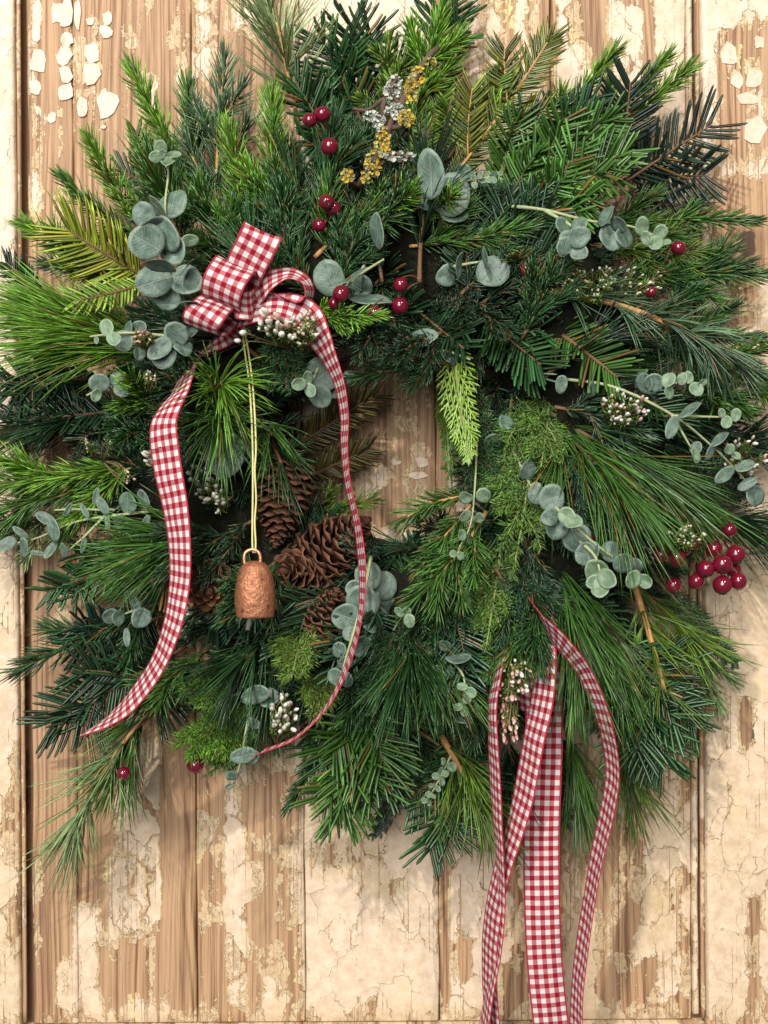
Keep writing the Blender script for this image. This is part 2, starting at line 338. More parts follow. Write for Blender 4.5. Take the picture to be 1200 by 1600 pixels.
# ------------------------------------------------------------------ the door
door = empty('old_door', (0, 0, 0), label='old plank door with cream paint cracked and flaking off bare pine behind the wreath', cat='door'); door['kind'] = 'thing'
door.rotation_euler = (0, math.radians(-0.38), 0)
BL = [  # x0,x1,y0,y1, cover, tan tint, crackle   (photograph pixels; later ones win)
 (-400, 36, -400, 2000, .88, .12, .7), (-400, 36, 760, 2000, .80, .6, .6), (10, 36, 1150, 1500, .62, .7, .6),
 (45, 118, -400, 2000, .16, .4, .3), (48, 72, -10, 330, .50, .15, .5), (94, 118, -10, 150, .44, .1, .4), (84, 112, 1480, 1600, .40, .9, .3), (45, 70, 1330, 1480, .35, .7, .3),
 (118, 303, -400, 2000, .22, .5, .4), (175, 300, 40, 270, .43, .95, 1.0), (275, 303, 0, 220, .48, .6, .5), (120, 200, 230, 420, .30, .8, .6), (168, 250, 1160, 1470, .66, .5, .8), (112, 148, 1410, 1600, .86, .3, .4), (150, 245, 1470, 1600, .24, .5, .4), (248, 303, 1100, 1600, .06, .4, .2),
 (303, 472, -400, 2000, .30, .6, .4), (310, 345, 0, 120, .52, .3, .3), (355, 420, 0, 60, .50, .2, .4), (312, 345, 1180, 1600, .28, .5, .2), (348, 382, 1180, 1600, .60, .35, .3), (384, 440, 1230, 1600, .30, .8, .3), (440, 472, 1180, 1600, .34, .8, .4), (405, 425, 1530, 1590, .8, .1, .2),
 (472, 682, -400, 2000, .92, .12, .9), (472, 682, 1300, 2000, .90, .3, .5), (472, 600, 1310, 1370, .52, .8, .9), (472, 682, 1240, 1310, .70, .7, .8), (520, 700, 560, 830, .30, 1.0, .6), (565, 600, 1560, 1640, .10, .3, .2), (612, 632, 1575, 1640, .10, .3, .2), (550, 620, 1370, 1400, .50, .9, .5),  # behind the wreath hole, less cover and more tan paint in its shade
 (682, 865, -400, 2000, .62, .35, .7), (682, 702, -400, 2000, .12, .4, .2), (706, 735, 0, 140, .38, .4, .3), (700, 790, 1320, 1600, .80, .35, .8), (712, 738, 1470, 1535, .05, .4, .2), (780, 865, 1300, 1600, .42, .6, .3), (790, 850, 0, 110, .50, .2, .4),
 (865, 1075, -400, 2000, .44, .5, .5), (850, 868, 0, 170, .05, .3, .1), (880, 930, 0, 160, .55, .1, .4), (930, 955, 0, 160, .25, .3, .3), (955, 1015, 0, 140, .68, .1, .5), (1010, 1030, 0, 140, .08, .3, .1), (1030, 1080, 0, 200, .85, .15, .9), (880, 925, 1290, 1600, .70, .75, .2), (925, 1000, 1290, 1600, .34, .75, .2), (1000, 1050, 1380, 1490, .74, .95, .2), (1010, 1060, 1200, 1380, .70, .5, .6), (1020, 1060, 1500, 1590, .50, .5, .4),
 (1092, 1700, -400, 2000, .88, .15, .75), (1092, 1700, 440, 2000, .84, .45, .3), (1118, 1210, 48, 270, .30, .3, .5), (1108, 1260, 285, 440, .05, .3, .1), (1130, 1180, 440, 520, .45, .4, .5), (1092, 1300, 830, 1100, .84, .75, .35), (1148, 1168, 1090, 1165, .12, .4, .2), (1175, 1200, 1120, 1175, .40, .3, .4), (1158, 1178, 1390, 1470, .10, .3, .2), (1160, 1176, 1470, 1560, .25, .3, .2), (1188, 1230, 1500, 1600, .15, .3, .2), (1100, 1300, 1180, 1380, .80, .55, .5),
 (-400, 1700, 1570, 2100, .55, .8, .4)]
BL = np.array(BL, float)
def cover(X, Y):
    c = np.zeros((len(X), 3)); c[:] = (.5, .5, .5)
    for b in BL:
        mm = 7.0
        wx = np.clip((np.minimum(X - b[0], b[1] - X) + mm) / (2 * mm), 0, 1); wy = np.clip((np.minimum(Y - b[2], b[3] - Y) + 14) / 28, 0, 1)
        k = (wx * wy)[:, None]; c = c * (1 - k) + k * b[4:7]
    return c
def plank(name, x0, x1, y0, y1, front=0.0, back=0.018, bev=0.0011, mat=None, cup=0.0006, step=0.004):
    X0, X1 = (x0 - 600) * S, (x1 - 600) * S; Z0, Z1 = (800 - y1) * S, (800 - y0) * S
    nx = max(4, int((X1 - X0) / step)); nz = max(2, int((Z1 - Z0) / 0.007))
    xs = np.concatenate([[X0, X0], np.linspace(X0 + bev, X1 - bev, nx), [X1, X1]])
    t = (xs - X0) / (X1 - X0) * 2 - 1
    ys = front + cup * t * t; ys[[1, -2]] = front + cup + bev; ys[[0, -1]] = back
    zs = np.concatenate([[Z0, Z0], np.linspace(Z0 + bev, Z1 - bev, nz), [Z1, Z1]])
    XX, ZZ = np.meshgrid(xs, zs); YY = np.tile(ys, (len(zs), 1)).copy()
    YY[[1, -2]] = np.maximum(YY[[1, -2]], front + bev); YY[[0, -1]] = back
    # edges of an old board are not dead straight
    wob = 0.0003 * np.sin(ZZ * 37 + x0) + 0.0002 * np.sin(ZZ * 91 + 2 * x0)
    XX = XX + wob
    V = np.stack([XX.ravel(), YY.ravel(), ZZ.ravel()], 1); n = len(xs)
    i, j = np.meshgrid(np.arange(len(zs) - 1), np.arange(n - 1), indexing='ij'); a = (i * n + j).ravel()
    q = np.stack([a, a + 1, a + n + 1, a + n], 1)
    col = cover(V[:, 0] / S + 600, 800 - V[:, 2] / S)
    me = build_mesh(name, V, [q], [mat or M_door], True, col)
    return link(name, me, door)
link('backing_board', build_mesh('backing_board', [(-.5, .0055, -.65), (.5, .0055, -.65), (.5, .0055, .55), (-.5, .0055, .55), (-.5, .03, -.65), (.5, .03, -.65), (.5, .03, .55), (-.5, .03, .55)],
     [[(0, 1, 2, 3), (5, 4, 7, 6), (4, 0, 3, 7), (1, 5, 6, 2), (4, 5, 1, 0), (3, 2, 6, 7)]], [M_dark], False), door)
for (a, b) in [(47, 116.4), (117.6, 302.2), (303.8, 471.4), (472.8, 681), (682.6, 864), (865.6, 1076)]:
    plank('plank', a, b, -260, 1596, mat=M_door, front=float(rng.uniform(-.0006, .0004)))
plank('stile', -190, 32, -260, 2060, front=-0.010, back=0.02, bev=0.0016, cup=0.0)
plank('stile', 1096, 1390, -260, 2060, front=-0.010, back=0.02, bev=0.0016, cup=0.0, mat=M_doork)
plank('bottom_rail', 33, 1095, 1598, 2060, front=-0.009, back=0.02, bev=0.0016, cup=0.0)
# quarter-round beads beside the stiles
for (xa, xb) in ((32.6, 38.5), (1088.5, 1095.4)):
    acc = Acc(); P = np.stack([np.full(90, ((xa + xb) / 2 - 600) * S), np.full(90, -0.0035), np.linspace((800 - 1590) * S, (800 + 260) * S, 90)], 1)
    tube(acc, P, 0.0019, 0.0019, 8, (0.30, 0.5, 0.3)); link('bead', acc.mesh('bead', M_bead), door)
for (xa, xb) in ((1078, 1087),):
    plank('moulding', xa, xb, -260, 1588, front=-0.001, back=0.012, bev=0.0012, cup=0.0, step=0.001)
# free-standing islands of paint that still cling to the bare boards
FL = [(95, 17, 20, 36), (109, 21, 24, 50), (126, 22, 11, 46), (109, 61, 20, 28), (146, 31, 14, 14), (173, 26, 17, 22), (170, 47, 21, 20), (148, 80, 24, 32), (148, 114, 26, 38), (132, 165, 18, 36), (173, 162, 32, 42), (167, 141, 10, 10), (105, 87, 25, 30), (108, 115, 22, 30), (107, 140, 24, 26), (86, 181, 15, 20), (62, 50, 16, 30), (64, 92, 24, 46), (61, 133, 20, 28), (166, 196, 10, 7),
      (1138, 95, 26, 40), (1150, 135, 22, 26), (1176, 132, 24, 34), (1166, 165, 36, 20), (1185, 77, 15, 20), (1178, 213, 36, 42), (1133, 52, 12, 8), (660, 722, 22, 16), (655, 743, 34, 12), (620, 722, 16, 9)]
M_flake = mat_door('paint_flake', shift=0.83)
for (fx, fy, fw, fh) in FL:
    n = int(rng.integers(9, 13)); a = np.linspace(0, 2 * np.pi, n, endpoint=False) + rng.uniform(-.2, .2, n)
    r = 1 + rng.uniform(-.28, .18, n)
    ox = np.sign(np.cos(a)) * np.abs(np.cos(a))**.8 * r * fw / 2 * S; oz = np.sign(np.sin(a)) * np.abs(np.sin(a))**.8 * r * fh / 2 * S
    c = px(fx, fy); yb = -0.010 if fx > 1096 else -0.0006
    lift = rng.uniform(0.0001, 0.0007, n)
    V = np.vstack([np.stack([ox, np.full(n, 0.0006), oz], 1), np.stack([ox * .99, -0.0002 - lift, oz * .99], 1), np.stack([ox * .88, -0.00025 - lift * .7, oz * .9], 1), [[0, -0.0003, 0]]])
    i = np.arange(n); k = (i + 1) % n
    q = np.vstack([np.stack([i, k, k + n, i + n], 1), np.stack([i + n, k + n, k + 2 * n, i + 2 * n], 1)]); t = np.stack([i + 2 * n, k + 2 * n, np.full(n, 3 * n)], 1)
    me = build_mesh('paint_flake', V + np.array([c[0], yb, c[2]]), [q, t], [M_flake], False, np.tile((1.6, .05, .35), (3 * n + 1, 1)))
    link('paint_flake', me, door)

# ------------------------------------------------------------------ foliage generators
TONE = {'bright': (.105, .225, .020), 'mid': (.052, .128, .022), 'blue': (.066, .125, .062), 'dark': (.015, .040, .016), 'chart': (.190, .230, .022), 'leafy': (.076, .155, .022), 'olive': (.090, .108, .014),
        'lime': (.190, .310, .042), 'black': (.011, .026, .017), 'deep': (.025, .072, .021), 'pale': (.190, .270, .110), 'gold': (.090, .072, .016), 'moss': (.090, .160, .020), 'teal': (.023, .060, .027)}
BARK = {'tan': (.42, .24, .09), 'brown': (.13, .075, .038), 'dark': (.06, .035, .022), 'green': (.20, .25, .09)}

def needles(acc, B, d, u, L, W, TH, bend, col, rings, sides):
    n = len(B); d = norm(d); sd = norm(np.cross(d, u)); up = np.cross(sd, d)
    L = np.broadcast_to(L, n)[:, None]; ss = [r[0] for r in rings]; ang = np.linspace(0, 2 * np.pi, sides, endpoint=False)
    vs = []; cs = []
    for s, wf in rings:
        c = B + d * L * s + bend * L * s * s
        for a in ang:
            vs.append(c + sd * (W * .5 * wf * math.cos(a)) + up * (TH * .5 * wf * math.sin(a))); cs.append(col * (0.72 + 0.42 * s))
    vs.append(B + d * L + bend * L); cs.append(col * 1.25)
    m = len(vs); V = np.stack(vs, 1).reshape(-1, 3); C = np.stack(cs, 1).reshape(-1, 3)
    q = []; t = []; R = len(rings)
    for r in range(R - 1):
        for j in range(sides):
            k = (j + 1) % sides; q.append((r * sides + j, r * sides + k, (r + 1) * sides + k, (r + 1) * sides + j))
    for j in range(sides): t.append(((R - 1) * sides + j, (R - 1) * sides + (j + 1) % sides, m - 1))
    o = (np.arange(n) * m)[:, None, None]
    acc.add(V, [(np.array(q)[None] + o).reshape(-1, 4), (np.array(t)[None] + o).reshape(-1, 3)], C)

R_SPR = [(0, .55), (.3, 1), (.75, .8)]
R_FIR = [(0, .4), (.12, .95), (.78, 1), (.95, .72)]
R_PIN = [(0, .8), (.25, 1), (.5, 1), (.78, .85)]
R_YEW = [(0, .4), (.15, 1), (.7, .85)]

def frame(P, roll):
    T = norm(np.gradient(P, axis=0)); ref = np.array([0.0, -1.0, 0.0]); m = T.mean(0); m /= np.linalg.norm(m)
    if abs(m @ ref) > .93: ref = np.array([0.0, -.35, .94])
    N = norm(ref - T * (T @ ref)[:, None]); Sd = np.cross(T, N)
    c, s = math.cos(roll), math.sin(roll)
    return T, N * c + Sd * s, Sd * c - N * s

def leafy_axis(acc, kind, P, N, Sd, T, col, Ls, dens, fade=True):
    """put needles on the polyline P."""
    seg = np.concatenate([[0], np.cumsum(np.linalg.norm(np.diff(P, axis=0), axis=1))]); tot = seg[-1]
    n = max(6, int(tot * dens)); jt = .4 if kind in ('spruce', 'juniper') else .22; s = np.clip((np.arange(n) + rng.uniform(-jt, jt, n)) / n, 0, 1) * tot
    I = lambda A: np.stack([np.interp(s, seg, A[:, i]) for i in range(3)], 1)
    B, t, nn, sd = I(P), norm(I(T)), norm(I(N)), norm(I(Sd)); f = s / tot
    c = np.asarray(col)[None] * np.exp(rng.normal(-.04, .32, (n, 1))) * (1 + rng.normal(0, .08, (n, 3)))
    bw = rng.random(n) < (.03 if kind != 'juniper' else .0); c[bw] = np.array((.17, .095, .025)) * rng.uniform(.5, 1.2, (bw.sum(), 1))
    if kind == 'spruce':
        phi = rng.uniform(-2.35, 2.35, n); a = rng.normal(.72, .13, n) * (1 - .5 * np.clip((f - .75) / .25, 0, 1)); L = Ls * rng.uniform(.72, 1.12, n)
        L = L * np.clip(.55 + f * 4, 0, 1) * (1 - .28 * np.clip((f - .85) / .15, 0, 1))
        rad = np.cos(phi)[:, None] * nn + np.sin(phi)[:, None] * sd
        d = t * np.cos(a)[:, None] + rad * np.sin(a)[:, None]
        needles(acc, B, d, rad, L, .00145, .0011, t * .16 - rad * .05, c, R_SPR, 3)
    elif kind in ('fir', 'yew'):
        sg = np.where(np.arange(n) % 2 == 0, -1, 1); tp = rng.random(n) < (0 if col[1] < .03 else .16 if kind == 'fir' else .06)
        phi = sg * np.where(tp, rng.uniform(.35, 1.0, n), rng.normal(1.45, .10, n)); a = rng.normal(1.02, .07, n) * (1 - .45 * np.clip((f - .7) / .3, 0, 1))
        L = Ls * rng.uniform(.82, 1.1, n) * np.where(tp, .72, 1) * np.clip(.5 + f * 3, 0, 1) * (1 - .25 * np.clip((f - .85) / .15, 0, 1))
        rad = np.cos(phi)[:, None] * nn + np.sin(phi)[:, None] * sd
        d = t * np.cos(a)[:, None] + rad * np.sin(a)[:, None]; d = norm(d + rng.normal(0, .03, (n, 3)))
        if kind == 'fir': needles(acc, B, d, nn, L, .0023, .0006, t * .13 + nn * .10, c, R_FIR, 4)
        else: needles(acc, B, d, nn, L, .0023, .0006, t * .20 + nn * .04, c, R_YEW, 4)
    elif kind == 'juniper':
        phi = rng.uniform(-np.pi, np.pi, n); a = rng.normal(.85, .16, n); L = Ls * rng.uniform(.6, 1.15, n)
        rad = np.cos(phi)[:, None] * nn + np.sin(phi)[:, None] * sd; d = t * np.cos(a)[:, None] + rad * np.sin(a)[:, None]
        c = c * (0.85 + .45 * f[:, None])
        needles(acc, B, d, rad, L, .00105, .0008, t * .12, c, [(0, .7), (.5, 1)], 3)

def pine_needles(acc, P, T, N, Sd, col, Ls, count, start, spread, grav):
    n = count * 5; t0 = start + (1 - start) * rng.random(count)**.75; t0 = np.repeat(t0, 5)
    idx = t0 * (len(P) - 1); I = lambda A: np.stack([np.interp(idx, np.arange(len(A)), A[:, i]) for i in range(3)], 1)
    B, t, nn, sd = I(P), norm(I(T)), norm(I(N)), norm(I(Sd))
    ph = np.repeat(rng.uniform(0, 2 * np.pi, count), 5) + rng.normal(0, .16, n)
    a = np.repeat(rng.normal(spread, spread * .33, count), 5) * (1.15 - .45 * t0) + rng.normal(0, .07, n)
    rad = np.cos(ph)[:, None] * nn + np.sin(ph)[:, None] * sd
    d = t * np.cos(a)[:, None] + rad * np.sin(a)[:, None]
    L = Ls * np.repeat(rng.uniform(.75, 1.05, count), 5) * rng.uniform(.9, 1.08, n)
    c = np.asarray(col)[None] * np.repeat(np.exp(rng.normal(-.02, .28, (count, 1))), 5, 0) * np.exp(rng.normal(0, .15, (n, 1))) * (1 + rng.normal(0, .06, (n, 3)))
    bend = np.array([0, 0, -1.0]) * grav * rng.uniform(.4, 1.3, (n, 1)) + rng.normal(0, .10, (n, 3))
    L = L * np.where(rng.random(n) < .12, rng.uniform(.35, .8, n), 1); bw = rng.random(n) < .035; c[bw] = np.array((.20, .11, .03)) * rng.uniform(.6, 1.2, (bw.sum(), 1))
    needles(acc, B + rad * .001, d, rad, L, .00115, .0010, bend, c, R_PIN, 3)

def curve(p0, p1, bend=0.0, sag=0.0, n=24):
    p0, p1 = np.asarray(p0), np.asarray(p1); v = p1 - p0; l = np.linalg.norm(v)
    perp = np.array([-v[2], 0, v[0]]); pn = np.linalg.norm(perp); perp = perp / pn if pn > 1e-6 else np.array([1.0, 0, 0])
    c = (p0 + p1) / 2 + perp * bend * l + np.array([0, -sag * l, 0])
    t = np.linspace(0, 1, n)[:, None]
    return (1 - t)**2 * p0 + 2 * t * (1 - t) * c + t * t * p1

def cypress_branch(acc, P, w, col):
    """flat, scale-covered branchlet: beaded ribbon."""
    n = len(P); T, N, Sd = frame(P, 0)
    ww = w * (1 - .45 * np.linspace(0, 1, n)) * (1 + .28 * np.where(np.arange(n) % 2 == 0, 1, -1)); ww[-1] = w * .08
    V = np.stack([P + Sd * ww[:, None], P + N * ww[:, None] * .55, P - Sd * ww[:, None], P - N * ww[:, None] * .55], 1).reshape(-1, 3)
    i = np.arange(n - 1)[:, None] * 4; j = np.arange(4)[None]; k = (j + 1) % 4
    q = np.stack([i + j, i + k, i + 4 + k, i + 4 + j], -1).reshape(-1, 4)
    cc = np.asarray(col) * (.8 + .45 * np.linspace(0, 1, n))[:, None] * rng.uniform(.8, 1.2); acc.add(V, [q], np.repeat(cc, 4, 0))

def make_sprig(kind, b, t, tone='mid', bend=0.0, sag=0.0, nlat=None, lat=None, L=None, roll=None, bark=None, dens=1.0, spread=.5, start=.3, count=None, grav=.12, stem_r=.0014, width=1.0, bury=.0):
    """returns (stem Acc, needle Acc, base point)."""
    if bury: b = (b[0], b[1], max(.018, b[2] - bury)); sag = sag + .10
    p0, p1 = px(*b), px(*t); P = curve(p0, p1, bend, sag); ln = np.linalg.norm(p1 - p0)
    roll = rng.uniform(-.45, .45) if roll is None else roll
    T, N, Sd = frame(P, roll); st, nd = Acc(), Acc(); col = np.asarray(TONE[tone]); bk = BARK[bark or 'brown']
    if kind == 'cypress':
        tube(st, P, stem_r, .0006, 5, BARK['green'])
        m = nlat or 14
        for i in range(m):
            for sgn in (-1, 1):
                f = .08 + .9 * (i + (.5 if sgn > 0 else 0)) / m; k = min(int(f * 23), 23)
                l1 = (lat or .34) * ln * (1 - f)**.6 * min(1, .5 + 2.2 * f) * rng.uniform(.8, 1.1)
                a = .42; d = T[k] * math.cos(a) + Sd[k] * sgn * math.sin(a) + N[k] * rng.uniform(-.1, .16)
                Q = curve(P[k], P[k] + d * l1 + T[k] * l1 * .12, 0, 0, 10); cypress_branch(nd, Q, .0009 * width, col)
                for j in range(1, 4):
                    g = j / 4.4; kk = int(g * 9); l2 = l1 * .48 * (1 - g) + .004; Tq = norm(np.gradient(Q, axis=0))[kk]; Sq = norm(np.cross(Tq, N[k]))
                    for s2 in (-1, 1):
                        d2 = Tq * .88 + Sq * s2 * .48 + N[k] * rng.uniform(-.08, .12); cypress_branch(nd, curve(Q[kk], Q[kk] + d2 * l2, 0, 0, 7), .0008 * width, col)
        return st, nd, p0
    if kind == 'pine':
        tube(st, P, stem_r * 1.3, stem_r * .8, 6, bk, .08)
        pine_needles(nd, P, T, N, Sd, col, L or .075, count or 46, start, spread, grav); return st, nd, p0
    dl = {'spruce': 1900, 'fir': 800, 'yew': 900, 'juniper': 2300}[kind] * dens
    Ls = L or {'spruce': .0145, 'fir': .0245, 'yew': .024, 'juniper': .0085}[kind]
    tube(st, P, stem_r, stem_r * .45, 6, bk, .08)
    leafy_axis(nd, kind, P[2:], N[2:], Sd[2:], T[2:], col, Ls, dl)
    nl = nlat if nlat is not None else {'spruce': 3, 'fir': 2, 'yew': 0, 'juniper': 16}[kind]
    ll = lat or {'spruce': .5, 'fir': .5, 'yew': .4, 'juniper': .42}[kind]
    for i in range(nl):
        f = .12 + .66 * (i + rng.uniform(0, .6)) / max(nl, 1); k = int(f * 23); sg = 1 if i % 2 else -1
        a = rng.normal(.75, .10); l1 = ll * ln * (1 - .75 * f) * rng.uniform(.85, 1.15)
        d = T[k] * math.cos(a) + Sd[k] * sg * math.sin(a) + N[k] * rng.uniform(-.12, .3)
        Q = P[k] + np.linspace(0, 1, 12)[:, None] * d * l1 + (np.linspace(0, 1, 12)**2)[:, None] * T[k] * l1 * .25
        if kind == 'juniper': Q = Q + (np.linspace(0, 1, 12)**2)[:, None] * np.array([0, 0, -.25 * l1])
        T2, N2, S2 = frame(Q, roll); tube(st, Q, stem_r * .6, stem_r * .3, 5, bk, .08)
        leafy_axis(nd, kind, Q, N2, S2, T2, col * rng.uniform(.9, 1.15), Ls * .93, dl)
        if kind == 'juniper':
            for j in range(4):
                kk = 2 + 2 * j; s2 = 1 if j % 2 else -1; d2 = T2[kk] * .75 + S2[kk] * s2 * .6 + N2[kk] * rng.uniform(-.3, .4)
                Q2 = Q[kk] + np.linspace(0, 1, 7)[:, None] * d2 * l1 * .38; T3, N3, S3 = frame(Q2, 0); tube(st, Q2, stem_r * .35, stem_r * .2, 4, bk)
                leafy_axis(nd, kind, Q2, N3, S3, T3, col * rng.uniform(.95, 1.25), Ls * .9, dl)
    return st, nd, p0

# ------------------------------------------------------------------ the wreath and its evergreen sprigs
CX, CY = 622, 690
WC = px(CX, CY, .045)
wreath = empty('wreath', WC, label='large round evergreen wreath of fir, spruce, pine and cypress hanging on the door', cat='wreath')
# moss and twig ring underneath
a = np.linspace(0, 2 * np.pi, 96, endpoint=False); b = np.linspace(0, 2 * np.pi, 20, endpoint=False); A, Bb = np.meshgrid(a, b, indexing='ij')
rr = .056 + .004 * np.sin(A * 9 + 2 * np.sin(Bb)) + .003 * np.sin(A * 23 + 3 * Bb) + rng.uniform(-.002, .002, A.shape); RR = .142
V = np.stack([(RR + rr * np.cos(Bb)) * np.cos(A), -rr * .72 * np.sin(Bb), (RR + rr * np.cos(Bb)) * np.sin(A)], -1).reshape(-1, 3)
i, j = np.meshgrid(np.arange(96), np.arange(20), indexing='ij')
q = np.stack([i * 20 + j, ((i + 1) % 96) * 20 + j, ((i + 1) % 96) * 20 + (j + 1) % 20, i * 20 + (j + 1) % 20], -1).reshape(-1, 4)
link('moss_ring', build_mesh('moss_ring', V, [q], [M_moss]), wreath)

def sprig(kind, b, t, tone='mid', label=None, **kw):
    st, nd, p0 = make_sprig(kind, b, t, tone, **kw)
    nm = {'yew': 'yew_sprig', 'juniper': 'juniper_sprig', 'cypress': 'cypress_sprig'}.get(kind, kind + '_sprig')
    e = empty(nm, p0 - WC, wreath)
    if label: e['label'] = label
    link('stem', st.mesh('stem', M_stem, p0), e)
    link('foliage' if kind == 'cypress' else 'needles', nd.mesh('needles', M_fir if kind in ('fir', 'yew') else M_needle, p0), e, kind='stuff')
    return e

# filler greenery fanned round the ring in layers, dark tones painting the inner shade
for layer, (cnt, h0, h1, r0, r1, ht) in enumerate([(34, .020, .05, .13, .245, .022), (30, .05, .085, .12, .215, .065), (26, .085, .105, .125, .20, .100)]):
    for k in range(cnt):
        th = 2 * math.pi * (k + rng.uniform(-.3, .3)) / cnt; sw = rng.normal(.35, .35); f0 = (D - h0) / D
        bx, by = CX + math.cos(th) * r0 / S, CY - math.sin(th) * r0 / S
        ra = r1 * rng.uniform(.85, 1.12); tx, ty = CX + math.cos(th - sw * .55) * ra / S, CY - math.sin(th - sw * .55) * ra / S
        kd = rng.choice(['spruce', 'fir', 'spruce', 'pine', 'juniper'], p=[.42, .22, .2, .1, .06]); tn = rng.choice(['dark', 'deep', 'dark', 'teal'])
        kw = dict(L=.06, count=26, spread=.6) if kd == 'pine' else (dict(nlat=10) if kd == 'juniper' else dict(nlat=4, lat=.6))
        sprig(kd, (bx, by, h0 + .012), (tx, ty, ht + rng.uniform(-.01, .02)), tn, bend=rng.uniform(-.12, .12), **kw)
# inward sprigs round the hole
for k in range(34):
    th = 2 * math.pi * k / 34 + rng.uniform(-.1, .1); r0 = .15; sx, sz = .078, .084
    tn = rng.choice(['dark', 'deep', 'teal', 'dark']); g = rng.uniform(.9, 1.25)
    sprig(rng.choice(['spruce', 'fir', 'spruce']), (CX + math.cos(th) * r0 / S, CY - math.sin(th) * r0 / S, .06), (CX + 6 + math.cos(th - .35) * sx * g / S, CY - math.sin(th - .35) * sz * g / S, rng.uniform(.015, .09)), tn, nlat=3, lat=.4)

H = []  # hero sprigs read off the photograph
def h(*a, **k): H.append((a, k))
# --- upper left
h('spruce', (300, 300, .06), (208, 108, .05), 'bright', nlat=0, L=.017, stem_r=.0013)
h('spruce', (335, 360, .05), (352, 88, .045), 'blue', nlat=4, lat=.35, L=.020, bark='tan', dens=.7, stem_r=.0022)
h('spruce', (318, 330, .045), (292, 135, .045), 'mid', nlat=2, lat=.3, L=.018)
h('spruce', (225, 360, .06), (140, 220, .06), 'bright', nlat=0, L=.016, bend=.05)
h('spruce', (235, 385, .06), (98, 280, .065), 'mid', nlat=1, lat=.35, L=.016, bend=.08)
h('yew', (255, 350, .05), (212, 205, .045), 'moss', nlat=2, L=.016, roll=.7)
h('fir', (285, 320, .045), (185, 265, .04), 'blue', nlat=1, L=.018)
h('spruce', (395, 400, .085), (358, 205, .09), 'bright', nlat=1, lat=.35, L=.018)
h('spruce', (432, 405, .09), (424, 152, .085), 'bright', nlat=1, lat=.3, L=.019, dens=1.2)
h('spruce', (300, 420, .07), (262, 250, .07), 'deep', nlat=3, L=.018)
h('spruce', (360, 420, .08), (310, 290, .09), 'mid', nlat=3, L=.018)
h('pine', (300, 420, .085), (250, 290, .09), 'mid', L=.05, count=24, spread=.5)
# --- top
h('pine', (470, 210, .05), (432, 35, .06), 'pale', L=.062, count=26, spread=.8, start=.35, bark='tan', grav=.0)
h('pine', (455, 120, .05), (395, -40, .055), 'pale', L=.055, count=14, spread=.5, start=.4, grav=.0)
h('fir', (575, 210, .06), (500, 60, .05), 'deep', nlat=2, lat=.5, L=.028)
h('fir', (590, 200, .055), (548, 35, .045), 'dark', nlat=2, lat=.5, L=.028, bend=.06)
h('fir', (540, 260, .07), (462, 130, .065), 'deep', nlat=2, L=.026)
h('fir', (655, 240, .05), (700, -40, .05), 'deep', nlat=2, lat=.35, L=.030)
h('spruce', (640, 220, .07), (690, 20, .07), 'bright', nlat=4, lat=.45, L=.016)
h('spruce', (600, 190, .065), (610, 60, .07), 'moss', nlat=3, lat=.4, L=.012)
h('spruce', (472, 400, .095), (522, 185, .085), 'deep', nlat=2, lat=.45, L=.021, bark='tan', bend=-.08, stem_r=.0019)
h('spruce', (492, 402, .10), (630, 302, .10), 'mid', nlat=2, lat=.5, L=.021, bark='tan', bend=.06, stem_r=.002)
h('spruce', (590, 345, .105), (645, 300, .12), 'bright', nlat=1, L=.017)
h('spruce', (660, 345, .105), (712, 305, .125), 'bright', nlat=0, L=.015)
h('spruce', (450, 400, .09), (438, 290, .10), 'deep', nlat=2, L=.018, bark='tan')
h('spruce', (560, 330, .07), (580, 180, .07), 'deep', nlat=4, L=.016)
h('yew', (640, 300, .06), (692, 140, .055), 'moss', nlat=1, L=.016)
# --- upper right
h('yew', (690, 300, .075), (862, 55, .06), 'olive', nlat=3, lat=.35, L=.020, bend=-.04, bark='tan')
h('yew', (700, 250, .07), (780, 120, .07), 'moss', nlat=2, L=.016)
h('fir', (740, 330, .08), (960, 180, .07), 'mid', nlat=4, lat=.4, L=.023)
h('fir', (760, 360, .09), (985, 235, .085), 'mid', nlat=4, lat=.4, L=.024)
h('fir', (770, 300, .07), (930, 150, .06), 'teal', nlat=4, lat=.4, L=.020)
h('fir', (800, 330, .095), (920, 310, .09), 'mid', nlat=2, L=.024)
h('spruce', (840, 230, .055), (962, 78, .05), 'bright', nlat=1, lat=.3, L=.015)
h('spruce', (930, 220, .05), (1042, 90, .045), 'bright', nlat=1, lat=.35, L=.014)
h('spruce', (960, 210, .05), (1080, 105, .04), 'bright', nlat=0, L=.015)
h('fir', (965, 290, .05), (985, 128, .05), 'black', nlat=0, L=.028, bark='brown', dens=.9, roll=.1)
h('fir', (970, 290, .055), (1112, 195, .05), 'black', nlat=0, L=.030, bark='brown', dens=.7, roll=-.15)
h('fir', (975, 280, .05), (1105, 275, .05), 'black', nlat=1, lat=.4, L=.028, bark='dark', dens=.7, roll=.2)
h('fir', (975, 300, .05), (1070, 330, .04), 'black', nlat=0, L=.024, bark='dark', dens=.7, roll=.1)
h('spruce', (900, 360, .06), (1178, 345, .045), 'mid', nlat=3, lat=.3, L=.015, bend=.04)
h('spruce', (930, 390, .06), (1120, 395, .05), 'moss', nlat=4, lat=.4, L=.014)
h('spruce', (920, 440, .06), (1190, 430, .05), 'mid', nlat=3, lat=.4, L=.018, bend=.03)
h('spruce', (950, 450, .06), (1165, 415, .05), 'deep', nlat=3, lat=.35, L=.018)
h('spruce', (640, 385, .10), (830, 355, .105), 'mid', nlat=2, lat=.35, L=.016, bend=-.05, bark='tan')
h('spruce', (700, 380, .09), (840, 340, .10), 'deep', nlat=3, L=.016)
